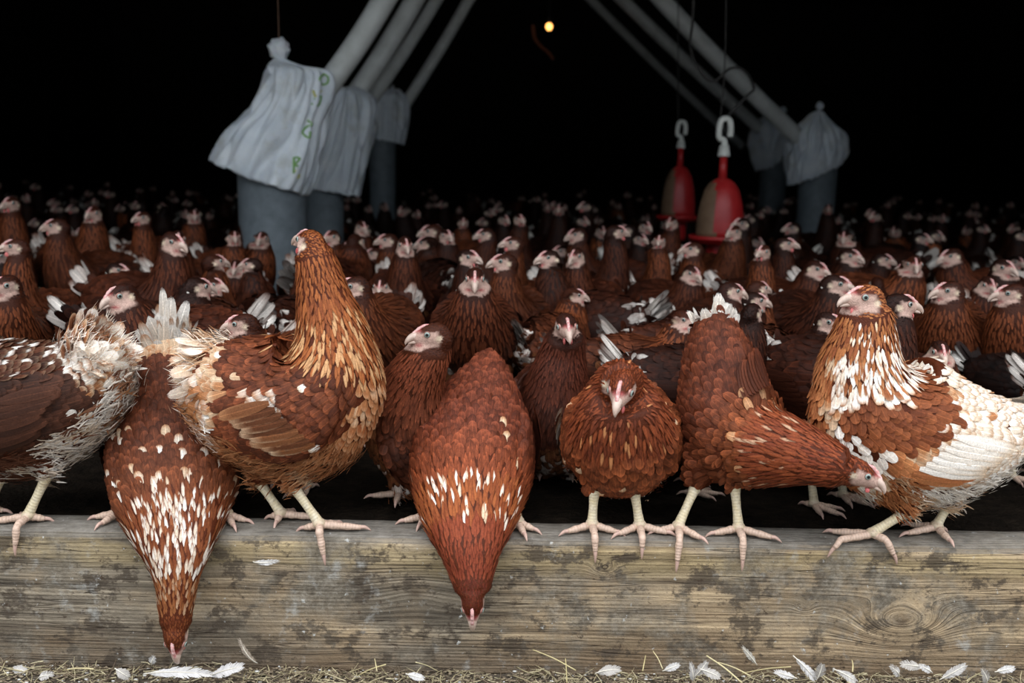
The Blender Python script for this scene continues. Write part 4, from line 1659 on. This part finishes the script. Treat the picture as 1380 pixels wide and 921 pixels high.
# the rest of the flock, going back into the dark, one mesh each
FAR = []
for i, (hz, turn, nod) in enumerate([(.35, 0, 10), (.34, 60, 8), (.32, -60, 6), (.305, 20, 15), (.365, -30, 5)]):
    pf = {k_: (tuple(np.array(v_) * .38) if isinstance(v_, tuple) else v_) for k_, v_ in PALS[i % 4].items()}  # feather and face colours darkened to paint in the fading light further back
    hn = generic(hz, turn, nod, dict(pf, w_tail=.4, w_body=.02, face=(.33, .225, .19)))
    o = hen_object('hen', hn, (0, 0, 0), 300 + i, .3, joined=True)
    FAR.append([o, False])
rr = random.Random(5)
nfar = 0
tries = 0
KEEP_CLEAR = [(P(368, 280, 1.7)[0], 1.7, .14), (P(437, 280, 2.45)[0], 2.45, .14), (P(968, 280, 1.95)[0], 1.95, .10), (P(913, 270, 2.95)[0], 2.95, .10), (P(1098, 280, 3.7)[0], 3.7, .14),
              (P(515, 250, 3.9)[0], 3.9, .14), (P(1038, 250, 5.3)[0], 5.3, .14)]
CIRC.extend(KEEP_CLEAR)
pts_far = []
while nfar < 215 and tries < 9000:
    tries += 1
    Y = .30 + 6.3 * rr.random() ** 1.25
    half = (Y + 1.28) * .56
    x = rr.uniform(-half, half)
    if Y > 2.2 and any((x - a[0]) ** 2 + (Y - a[1]) ** 2 < (.17 + .035 * (Y - 2.2)) ** 2 for a in pts_far):
        continue
    phi = rr.gauss(0, 45) if rr.random() < .8 else rr.uniform(-180, 180)
    s = rr.uniform(.88, 1.04)
    if Y < 1.3:
        s *= .86
    cs = body_circles(x, Y, math.radians(phi - 90), s)
    if clash(cs) > .03:
        continue
    CIRC.extend(cs)
    pts_far.append((x, Y, phi, s))
    nfar += 1
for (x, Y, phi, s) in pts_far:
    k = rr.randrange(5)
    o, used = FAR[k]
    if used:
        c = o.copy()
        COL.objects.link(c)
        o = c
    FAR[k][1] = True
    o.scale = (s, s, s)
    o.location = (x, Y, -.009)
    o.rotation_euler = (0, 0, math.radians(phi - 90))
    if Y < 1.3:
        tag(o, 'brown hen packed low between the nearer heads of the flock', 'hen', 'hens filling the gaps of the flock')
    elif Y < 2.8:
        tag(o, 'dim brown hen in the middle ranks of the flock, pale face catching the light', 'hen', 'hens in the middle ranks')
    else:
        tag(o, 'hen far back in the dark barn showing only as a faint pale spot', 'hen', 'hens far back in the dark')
# ------------------------------------------------------------------ bins, bags, tubes, drinkers, lamp
def group_empty(name, loc, label, cat, group=None):
    o = bpy.data.objects.new(name, None)
    COL.objects.link(o)
    o.location = loc
    o.empty_display_size = .05
    return tag(o, label, cat, group)


m_bin = simple('grey_plastic_bin', (0.13, 0.16, 0.18), (0.19, 0.225, 0.25), 30, 0.55, 0.15, 0.001)
m_tube = simple('white_auger_tube', (0.50, 0.52, 0.50), (0.66, 0.69, 0.68), 14, 0.4, 0.1, 0.001)
m_red = simple('red_plastic', (0.38, 0.012, 0.014), (0.50, 0.03, 0.03), 25, 0.38, 0.1, 0.001)
m_dust = simple('dusty_amber_plastic', (0.16, 0.09, 0.05), (0.24, 0.15, 0.09), 25, 0.6, 0.1, 0.001)
m_hook = simple('white_hanger_plastic', (0.60, 0.62, 0.58), (0.74, 0.75, 0.70), 40, 0.4, 0.1, 0.001)
m_cord = simple('dark_cord', (0.02, 0.02, 0.02), (0.05, 0.045, 0.04), 90, 0.7, 0.2, 0.001)
m_wire = simple('rusty_wire', (0.10, 0.05, 0.03), (0.16, 0.09, 0.05), 90, 0.7, 0.2, 0.001)
m_green = simple('green_print', (0.16, 0.36, 0.10), (0.24, 0.46, 0.14), 120, 0.6, 0.0)
m_yellow = simple('yellow_print', (0.50, 0.50, 0.10), (0.60, 0.58, 0.18), 120, 0.6, 0.0)


def bag_material():
    k = NT('thin_white_plastic_bag')
    v = k.mapped((1, 1, 1))
    n1 = k.noise(12, 4, v, 0.6)
    c = k.mix(k.ramp(n1, [(0.35, 0.0), (0.7, 1.0)]), (0.66, 0.71, 0.77), (0.82, 0.85, 0.88))
    st = k.ramp(k.noise(9, 5, k.mapped((1, 1, 1), (4, 2, 8)), 0.65), [(0.54, 0.0), (0.68, 0.5)])
    k.color(k.mix(st, c, (0.48, 0.46, 0.38)))
    k.rough(0.45)
    k.b.inputs['Transmission Weight'].default_value = 0.0
    k.b.inputs['Subsurface Weight'].default_value = 0.08
    k.bump(k.noise(30, 4, v, 0.6, 1.0), 0.5, 0.006)
    return k.m


m_bag = bag_material()


def lathe(prof, c, nseg=32):
    V, Fc = [], []
    for (r, z) in prof:
        for j in range(nseg):
            t = 2 * math.pi * j / nseg
            V.append((c[0] + r * math.cos(t), c[1] + r * math.sin(t), c[2] + z))
    for i in range(len(prof) - 1):
        for j in range(nseg):
            Fc.append((i * nseg + j, i * nseg + (j + 1) % nseg, (i + 1) * nseg + (j + 1) % nseg, (i + 1) * nseg + j))
    return V, Fc


def feed_bin(cx, wpx, ytop, Y, label):
    """round grey hopper bin standing on the floor, feed pan round its foot"""
    r = S(wpx / 2, Y)
    c = P(cx, 300, Y)
    c[2] = -.008
    top = P(cx, ytop, Y)[2]
    root = group_empty('feed_bin', c, label, 'feed bin', 'grey feed bins')
    g = Geo()
    t = top - c[2]
    g.add(*lathe([(r * .98, .05), (r, t * .3), (r * 1.01, t * .6), (r * 1.03, t * .97), (r * 1.06, t * .975), (r * 1.06, t), (r * 1.0, t), (r * .98, t * .95), (r * .93, .06)], (0, 0, 0)))
    g.build('barrel', m_bin, root)
    g = Geo()
    g.add(*lathe([(r * .4, .0), (r * 1.30, .0), (r * 1.45, .035), (r * 1.47, .050), (r * 1.42, .050), (r * 1.27, .012), (r * .4, .010)], (0, 0, 0)))
    g.build('feed_pan', m_red, root)
    return root


def bag(rings, Y, label, seed, depth=.85, hem=None, marks=None, knot=None):
    """a plastic bag tied off at the knot and hanging over a bin; rings: (centre x, y, half width, tilt) in picture measures at depth Y"""
    A = catmull(np.array(rings, float), 44)
    nseg = 120
    V = []
    c0 = P(rings[0][0], rings[0][1], Y)
    for i, (cx, cy, hw, tilt) in enumerate(A):
        q = i / (len(A) - 1)
        for j in range(nseg):
            t = 2 * math.pi * j / nseg
            ct, st_ = math.cos(t), math.sin(t)
            n1 = noise.noise(Vector((ct * 1.5 + seed, st_ * 1.5, q * 1.1)))
            n2 = noise.noise(Vector((ct * 3.2 - seed, st_ * 3.2, q * 2.3 + seed)))
            fold = 1 + .10 * n1 - .16 * (1 - min(1, abs(n2) * 5)) * (.4 + .6 * math.sin(math.pi * min(1, q + .15)))
            tw = t * 7 + 3 * n1 + seed
            fold += (.13 * (1 - q) ** 1.3 + .03) * (1 - 2 * abs(math.sin(tw)) ** .7)
            r = hw * fold
            px = cx + r * math.cos(t)
            py = cy + tilt * math.cos(t)
            if i == len(A) - 1:
                py += 3.0 * noise.noise(Vector((math.cos(t) * 5, math.sin(t) * 5, seed))) + 1.5 * noise.noise(Vector((t * 9, seed, 0)))
            dY = S(hw, Y) * depth * math.sin(t) * fold
            p = P(px, py, Y)
            p[1] += dY
            V.append(p)
    V = np.array(V)
    Fc = [(i * nseg + j, i * nseg + (j + 1) % nseg, (i + 1) * nseg + (j + 1) % nseg, (i + 1) * nseg + j) for i in range(len(A) - 1) for j in range(nseg)]
    root = group_empty('plastic_bag', c0, label, 'plastic bag', 'white plastic bags over the feed bins')
    g = Geo()
    g.add(V, Fc)
    o = g.build('bag_skirt', m_bag, root, off=c0)
    sd = o.modifiers.new('thick', 'SOLIDIFY')
    sd.thickness = .0015
    if knot:
        kx, ky, kr = knot
        g = Geo()
        v, f = ellipsoid((0, 0, 0), (1, 1, 1), None, 30, 18)
        kc = P(kx, ky, Y)
        rr_ = S(kr, Y)
        v = np.array([p * (1 + .28 * noise.noise(Vector(p * 2.5 + np.array([seed, 0, 0])))) for p in v]) * rr_ + kc
        g.add(v, f)
        # pinched neck below the puff
        a, b = P(kx, ky + kr * .5, Y), P(rings[0][0], rings[0][1] + 2, Y)
        tv, tf, _ = tube([a, (a + b) / 2, b], [rr_ * .7, rr_ * .35, S(rings[0][2], Y) * 1.05], 18, 10)
        g.add(tv, tf)
        g.build('knot', m_bag, root, off=c0)
    if marks:
        bvh = BVHTree.FromPolygons(V.tolist(), Fc)
        for (colr, pts) in marks:
            path = []
            for (x, y) in pts:
                tgt = Vector(P(x, y, Y).tolist())
                org = Vector(CAM.tolist())
                h = bvh.ray_cast(org, (tgt - org).normalized())
                if h[0] is not None:
                    path.append(np.array(h[0]) + np.array(h[1]) * (.0015 if np.dot(h[1], (org - tgt)) > 0 else -.0015))
            if len(path) > 1:
                g = Geo()
                tv, tf, _ = tube(path, [.0034] * len(path), 6, max(6, len(path) * 4), [.0034] * len(path))
                g.add(tv, tf)
                tag(g.build('printing', m_yellow if colr else m_green, root, off=c0), 'yellow printing' if colr else 'green printing')
    return root


def auger(p0, p1, Y0, Y1, w0, label, mat=None):
    a, b = P(p0[0], p0[1], Y0), P(p1[0], p1[1], Y1)
    d = b - a
    b = a + d * 1.6
    r = S(w0 / 2, Y0)
    g = Geo()
    n = 26
    pts = [a + (b - a) * q / n + np.array([0, 0, -.03 * math.sin(math.pi * q / n)]) for q in range(n + 1)]
    tv, tf, _ = tube(pts, [r] * (n + 1), 20)
    g.add(tv, tf)
    root = group_empty('feed_tube', a, label, 'feed tube', 'sloping feed tubes')
    g.build('pipe', mat or m_tube, root, off=a)
    u = nrm(b - a)
    g = Geo()
    c = a + u * .03
    tv, tf, _ = tube([c - u * .02, c - u * .018, c + u * .018, c + u * .02], [r * 1.0, r * 1.08, r * 1.08, r * 1.0], 20)
    g.add(tv, tf)
    g.build('collar', mat or m_tube, root, off=a)
    return root


feed_bin(368, 86, 205, 1.70, 'big grey round feed bin under the nearest white bag, left of centre')
feed_bin(438, 48, 230, 2.45, 'dark grey feed bin behind the big one, under the second bag')
feed_bin(516, 34, 170, 3.9, 'dim feed bin furthest back on the left, under the third bag')
feed_bin(1098, 48, 205, 3.7, 'dim grey feed bin on the right under its white bag')
feed_bin(1038, 34, 205, 5.3, 'barely visible feed bin behind the right-hand one')
bag([(376, 80, 7, 0), (386, 88, 22, 2), (402, 98, 44, 2), (398, 130, 50, 8), (386, 160, 55, 12), (372, 190, 66, 16), (360, 222, 68, 21), (352, 240, 66, 24)], 1.70,
    'big white plastic bag knotted at the top with green printing, over the nearest bin', 1.3, knot=(376, 66, 13),
    marks=[(0, [(436, 100), (442, 104), (441, 112), (434, 114), (431, 107), (436, 100)]), (1, [(422, 122), (426, 130), (432, 122)]), (0, [(424, 134), (432, 130), (428, 142), (420, 140)]),
           (0, [(414, 162), (420, 168), (412, 172), (408, 180), (416, 186), (418, 178)]), (0, [(398, 212), (404, 214), (398, 222), (402, 224)]), (1, [(398, 230), (402, 236), (400, 240)]), (0, [(396, 212), (396, 234)])])
bag([(470, 118, 14, 0), (468, 128, 34, 4), (466, 150, 42, 5), (462, 180, 42, 6), (456, 210, 40, 7), (450, 240, 38, 8), (448, 258, 37, 6)], 2.45,
    'greyish plastic bag hanging over the second bin, partly behind the big white one', 4.7)
bag([(530, 120, 8, 0), (526, 130, 24, 3), (524, 150, 29, 3), (522, 175, 28, 4), (520, 190, 26, 5)], 3.9, 'small dim plastic bag over the third bin on the left', 8.2, knot=(516, 118, 4))
bag([(1103, 150, 5, 0), (1102, 160, 16, 2), (1100, 180, 36, -2), (1100, 205, 41, -6), (1099, 222, 40, -10), (1096, 236, 36, -14)], 3.7,
    'white plastic bag knotted over the feed bin at right', 2.9, knot=(1105, 143, 5))
bag([(1048, 152, 5, 0), (1042, 165, 22, 2), (1036, 190, 27, 2), (1036, 212, 24, -3), (1036, 226, 18, -4)], 5.3, 'very dim plastic bag behind the right-hand white bag', 6.1, knot=(1056, 148, 4))
auger((424, 138), (517, -12), 1.72, 1.85, 31, 'thick pale feed tube running up from the nearest white bag')
auger((464, 150), (556, -6), 2.46, 2.55, 26, 'second pale feed tube, just right of the nearest')
auger((486, 156), (588, -10), 2.62, 2.9, 17, 'third feed tube, dimmer, tucked beside the second')
auger((534, 160), (632, -8), 3.9, 4.0, 15, 'thin feed tube furthest right of the left-hand fan')
auger((1094, 203), (893, -8), 3.70, 3.4, 21, 'pale feed tube slanting up left from the right-hand bag')
auger((1044, 192), (838, -8), 5.3, 4.9, 15, 'dim feed tube behind and parallel to the right-hand one')
auger((1000, 197), (800, -2), 6.8, 6.3, 10, 'faint feed tube deepest on the right')


def cord(name, pts, r, label, mat, cat='cord'):
    g = Geo()
    pts = np.array(pts)
    tv, tf, _ = tube(pts, [r] * len(pts), 8, len(pts) * 6)
    g.add(tv, tf)
    return tag(g.build(name, mat, loc=pts[0], off=pts[0]), label, cat)


cord('wire', [P(376, 56, 1.7), P(375, 20, 1.7), P(374, -60, 1.7), P(374, -260, 1.7)], .0016, 'thin rusty wire holding up the knot of the nearest white bag', m_wire, 'wire')


def drinker(cx, y0, y1, y2, y3, w, Y, label):
    """hanging bell drinker: hanger y0..y1, red stem y1..y2, bell y2..y3"""
    c = P(cx, y3, Y)
    root = group_empty('bell_drinker', c, label, 'drinker', 'red bell drinkers')
    r = S(w / 2, Y)

    def zz(y):
        return P(cx, y, Y)[2] - c[2]
    hb = zz(y2)
    g = Geo()
    prof = [(r * .16, hb * 1.0), (r * .30, hb * .985), (r * .52, hb * .93), (r * .72, hb * .82), (r * .88, hb * .62), (r * .97, hb * .40), (r, hb * .20), (r * 1.0, hb * .12)]
    g.add(*lathe(prof + [(r * .96, hb * .12), (r * .9, hb * .4)], (0, 0, 0), 40))
    o = g.build('bell', m_red, root)
    # half of the bell is crusted with dusty brown
    o.data.materials.append(m_dust)
    for p in o.data.polygons:
        ce = p.center
        if ce[0] < -r * .38 and ce[1] < r * .9:
            p.material_index = 1
    g = Geo()
    g.add(*lathe([(r * .5, hb * .10), (r * .52, -.0), (r * .55, -.055), (r * .5, -.075), (.0, -.08)], (0, 0, 0), 32))
    g.build('ballast', m_red, root)
    g = Geo()
    g.add(*lathe([(r * .98, hb * .13), (r * 1.28, hb * .06), (r * 1.30, .030), (r * 1.26, .030), (r * 1.20, hb * .03), (r * .6, hb * .02)], (0, 0, 0), 40))
    g.build('trough', m_red, root)
    g = Geo()
    tv, tf, _ = tube([(0, 0, hb * .98), (0, 0, zz(y1))], [r * .19, r * .15], 16)
    g.add(tv, tf)
    g.build('stem', m_red, root)
    g = Geo()
    h1, h0 = zz(y1), zz(y0)
    hh = h0 - h1
    tv, tf, _ = tube([(0, 0, h1), (0, 0, h1 + hh * .06), (0, 0, h1 + hh * .3)], [r * .26, r * .26, r * .20], 16)
    g.add(tv, tf)
    tv, tf, _ = tube([(0, 0, h1 + hh * .28), (r * .0, 0, h1 + hh * .42), (-r * .22, 0, h1 + hh * .5), (-r * .24, 0, h1 + hh * .75), (-r * .17, 0, h1 + hh * .95), (0, 0, h0), (r * .17, 0, h1 + hh * .95), (r * .24, 0, h1 + hh * .75),
                      (r * .22, 0, h1 + hh * .52)], [r * .13] * 9, 10, 40)
    g.add(tv, tf)
    g.build('hanger', m_hook, root)
    return root


drinker(969, 160, 211, 240, 330, 62, 1.95, 'larger red bell drinker hanging right of centre, white hanger on top')
drinker(913, 164, 200, 224, 300, 44, 2.95, 'smaller dim red bell drinker behind and left of the larger one')
cord('rope', [P(970, 164, 1.95), P(974, 130, 1.95), P(976, 100, 1.95), P(978, 40, 1.95), P(980, -150, 1.95)], .002, 'dark cord from which the larger red drinker hangs', m_cord)
cord('water_hose', [P(972, 168, 1.96), P(985, 152, 1.98), P(1008, 128, 2.0), P(1016, 118, 2.02), P(1004, 96, 2.1), P(985, 92, 2.1), P(960, 110, 2.1), P(940, 90, 2.1), P(930, 60, 2.15), P(934, 20, 2.2), P(936, -90, 2.2)], .0045,
     'thin black hose looping beside the right-hand feed tubes', m_cord, 'hose')
cord('rope', [P(914, 168, 2.95), P(914, 100, 2.95), P(914, -60, 2.95)], .002, 'dark cord above the smaller red drinker', m_cord)

# the small orange lamp far inside
lp = P(740, 36, 5.0)
root = group_empty('hanging_lamp', lp, 'small glowing orange lamp hanging in the dark at the top centre', 'lamp')
k = NT('orange_bulb')
k.b.inputs['Emission Color'].default_value = (1.0, .42, .10, 1)
k.b.inputs['Emission Strength'].default_value = 2.2
g = Geo()
g.add(*ellipsoid((0, 0, 0), (.019, .019, .022), None, 20, 12))
g.build('bulb', k.m, root)
g = Geo()
g.add(*lathe([(.010, .020), (.014, .024), (.014, .05), (.006, .058), (.0, .058)], (0, 0, 0), 16))
g.build('socket', m_cord, root)
g = Geo()
tv, tf, _ = tube([(0, 0, .055), (0, 0, .3), (0, 0, 1.4)], [.004] * 3, 8)
g.add(tv, tf)
g.build('flex', m_cord, root)
m_rust = simple('rusty_strap', (0.20, 0.05, 0.02), (0.34, 0.10, 0.04), 60, 0.7, 0.2)
cord('strap', [P(718, 34, 4.9), P(720, 50, 4.9), P(728, 62, 4.9), P(738, 70, 4.9), P(746, 80, 4.9)], .009, 'short rusty strap curling just below the orange lamp', m_rust, 'strap')
# ------------------------------------------------------------------ straw and dropped feathers at the foot of the board
def straw_mat():
    k = NT('straw')
    c = k.attr('col')
    v = k.mapped((1, 1, 1))
    f = k.math('ADD', 0.7, k.math('MULTIPLY', k.noise(200, 3, v, 0.6), 0.6))
    mul = k.n('VectorMath', operation='SCALE')
    k.l(c.outputs['Color'], mul.inputs[0])
    k.l(f, mul.inputs['Scale'])
    k.color(mul.outputs[0])
    k.rough(0.5)
    return k.m


m_straw = straw_mat()
rs = random.Random(11)


def stalk(g, x, y, z, L, az, el, r, col, bend=0.0):
    d = np.array([math.cos(az) * math.cos(el), math.sin(az) * math.cos(el), math.sin(el)])
    c = np.array([x, y, z])
    sd = np.array([-d[1], d[0], 0])
    pts = [c - d * L / 2, c + sd * bend * L * .3, c + d * L / 2]
    tv, tf, _ = tube(pts, [r, r * .9, r * .7], 5, 6)
    if min(tv[:, 1].max(), 1) > -.002:
        tv[:, 1] -= max(0, tv[:, 1].max() + .002)
    g.add(tv, tf, col)


g = Geo()
for i in range(1900):
    x = rs.uniform(-.85, .85)
    y = -.006 - abs(rs.gauss(0, .045))
    z = ground_z(x, y) + rs.uniform(.000, .010)
    c = lerp((.30, .25, .14), (.52, .46, .29), rs.random())
    if rs.random() < .5:
        c = lerp((.10, .07, .045), (.22, .17, .11), rs.random())
    stalk(g, x, y, z, rs.uniform(.010, .045), rs.uniform(0, math.pi), rs.gauss(0, .22), rs.uniform(.0004, .0011), c, rs.uniform(-.6, .6))
tag(g.build('straw', m_straw), 'loose straw and chaff strewn along the foot of the board', 'straw', kind='stuff')
# small bits: chaff flakes and downy scraps nobody could count
g = Geo()
for i in range(4200):
    x = rs.uniform(-.85, .85)
    y = -.004 - abs(rs.gauss(0, .05))
    z = ground_z(x, y) + rs.uniform(.001, .006)
    s = rs.uniform(.001, .0035)
    a = rs.uniform(0, 6.28)
    v, f = ellipsoid((x, min(y, -s - .001), z), (s, s * .6, s * .35), None, 6, 4)
    w = rs.random()
    g.add(v, f, lerp((.16, .12, .08), (.34, .28, .18), rs.random()) if w < .88 else (.6, .6, .57))
tag(g.build('chaff', m_straw), 'dark crumbs and chaff on the ground before the board', 'chaff', kind='stuff')

# single longer stalks
for (xa, ya, xb, yb, w, lab) in [(718, 876, 776, 904, 1.6, 'long dry stalk leaning on the board below the middle'), (952, 884, 1000, 921, 2.2, 'thick yellow straw at the foot of the board right of the middle'),
                                 (968, 893, 1012, 912, 1.6, 'second yellow straw crossing the thick one'), (1000, 908, 1066, 899, 1.4, 'straw lying almost level right of the thick one'),
                                 (85, 906, 126, 902, 2.0, 'flat pale straw at lower left'), (505, 888, 508, 905, 1.3, 'short straw standing upright left of the leaning red hen'),
                                 (880, 878, 893, 902, 1.3, 'short straw sticking up right of the middle'), (1148, 890, 1149, 906, 1.6, 'short upright straw stub right of the feather pile'),
                                 (480, 915, 520, 896, 1.6, 'yellow straw slanting up below the red leaning hen'), (762, 888, 764, 921, 1.6, 'upright straw right of the long dry stalk'),
                                 (590, 905, 560, 893, 1.2, 'thin straw lying left of the middle'), (870, 884, 866, 905, 1.4, 'thin stalk upright near the two crossing straws')]:
    a, b = P(xa, ya, -.020), P(xb, yb, -.045)
    gz = ground_z(b[0], b[1])
    b[2] = max(b[2], gz + .002)
    a[2] = max(a[2], gz + .003)
    g = Geo()
    m0 = (a + b) / 2 + np.array([0, -.002, .003])
    tv, tf, _ = tube([a, m0, b], [S(w, 0) * .45, S(w, 0) * .5, S(w, 0) * .55], 8, 12)
    g.add(tv, tf, lerp((.50, .42, .20), (.66, .58, .34), rs.random()))
    tag(g.build('straw_stalk', m_straw, loc=b, off=b), lab, 'straw', 'single straws at the foot of the board')


def quill(px, py, Y, L, ang, tilt, wid, label, col=(.60, .585, .57), group='dropped feathers at the foot of the board', bend=.12, zmin=None, edge=None):
    """a dropped feather: vane, shaft; ang: direction in the picture, degrees"""
    c = P(px, py, Y)
    if zmin is None:
        gz = ground_z(c[0], c[1]) + .006
        c[2] = max(c[2], gz)
    d = np.array([math.cos(math.radians(ang)), -.15, math.sin(math.radians(ang))])
    nor = np.array([0, -math.cos(tilt), math.sin(tilt)])
    g = Geo()
    n = 26
    dd = nrm(d)
    nn = nrm(nor - dd * np.dot(nor, dd))
    sd = np.cross(dd, nn)
    bend = bend * rs.uniform(.6, 2.2)
    for s in (-1, 1):
        for k_ in range(n):      # barbs in overlapping locks
            v0 = k_ / n
            w = wid * (math.sin(math.pi * (v0 * .86 + .10)) ** .7) * (1 - .5 * max(0, noise.noise(Vector((px, s * 3, v0 * 7)))) - rs.uniform(0, .18))
            base = c + dd * L * (v0 - .5) + nn * bend * L * 4 * v0 * (1 - v0) + sd * 0
            tip = base + sd * s * w + dd * L * .13 + nn * rs.uniform(-.0008, .0008)
            side = dd * L * .034
            V = [base - side, base + side, tip + side * .5, tip - side * .5]
            g.add(V, [(0, 1, 2, 3)], np.array(col) * rs.uniform(.88, 1.05))
    root = group_empty('feather', c, label, 'feather', group)
    g.build('vane', m_straw, root, off=c, smooth=False)
    g = Geo()
    pts = [c + dd * L * (v - .5) + nn * bend * L * 4 * v * (1 - v) + nn * .0006 for v in (-.12, .1, .4, .7, 1.0)]
    tv, tf, _ = tube(pts, [.0008, .0008, .0007, .0005, .0002], 6, 14)
    g.add(tv, tf, (.78, .74, .64))
    g.build('shaft', m_straw, root, off=c)
    return root


quill(242, 909, -.060, .085, 4, .9, .0085, 'long white feather lying flat below the left leaning hen\'s head', bend=.05)
quill(305, 905, -.060, .048, 22, .8, .0095, 'short broad white feather next to the long flat one', bend=.05)
quill(334, 878, -.012, .040, 118, .1, .0045, 'narrow tan feather standing up against the board right of the flat white ones', col=(.5, .42, .34), bend=.15)
quill(359, 757, -.010, .034, 8, .2, .0042, 'tiny curled white feather stuck to the face of the board under the ginger hen', zmin=0, bend=.35, group='feathers stuck to the board')
quill(1010, 884, -.016, .034, 128, .3, .0045, 'pale feather leaning on the board above the thick yellow straw', col=(.55, .52, .46))
quill(1085, 902, -.030, .036, -48, .4, .0062, 'white feather with a brown edge right of the crossing straws')
quill(206, 890, -.012, .014, 70, .2, .006, 'small downy white tuft just left of the leaning hen\'s beak')
for i, (px, py, L, ang, lab) in enumerate([
        (932, 906, .030, 100, 'fluffy white feather left of the thick yellow straw'), (945, 902, .026, 60, 'second fluffy white feather beside the thick yellow straw'),
        (958, 908, .024, -20, 'small barred white feather under the crossing straws'), (1058, 910, .030, 160, 'white feather lying below the level straw'),
        (1140, 912, .030, -30, 'pale feather on the straw heap right of the white-edged one'), (1228, 898, .030, 170, 'white feather below the big knot in the board'),
        (1247, 902, .022, 150, 'small white feather just right of the one below the knot'), (1285, 906, .034, 40, 'broad pale feather between the knot and the right edge'),
        (1325, 912, .026, 110, 'white feather near the lower right corner'), (1355, 903, .022, 20, 'small white feather at the right edge'), (1205, 905, .022, 130, 'little upright feather left of the knot'),
        (820, 905, .030, 15, 'pale feather in the straw right of the middle'), (905, 900, .022, 30, 'downy scrap left of the feather pile'), (62, 912, .024, 20, 'pale feather at the lower left'), (165, 908, .020, -30, 'greyish feather left of the flat white ones'),
        (560, 912, .022, -10, 'pale feather flat on the ground left of the middle'), (30, 905, .022, 160, 'small pale feather nearest the lower left corner'), (1105, 905, .022, 80, 'little white feather standing in the straw right of centre')]):
    quill(px, py, -.030 - .012 * (i % 4), L, ang, .5 + .1 * (i % 3), .0055 + .001 * (i % 3), lab, col=lerp((.62, .60, .58), (.38, .35, .31), (i % 3) * .4), bend=.12)
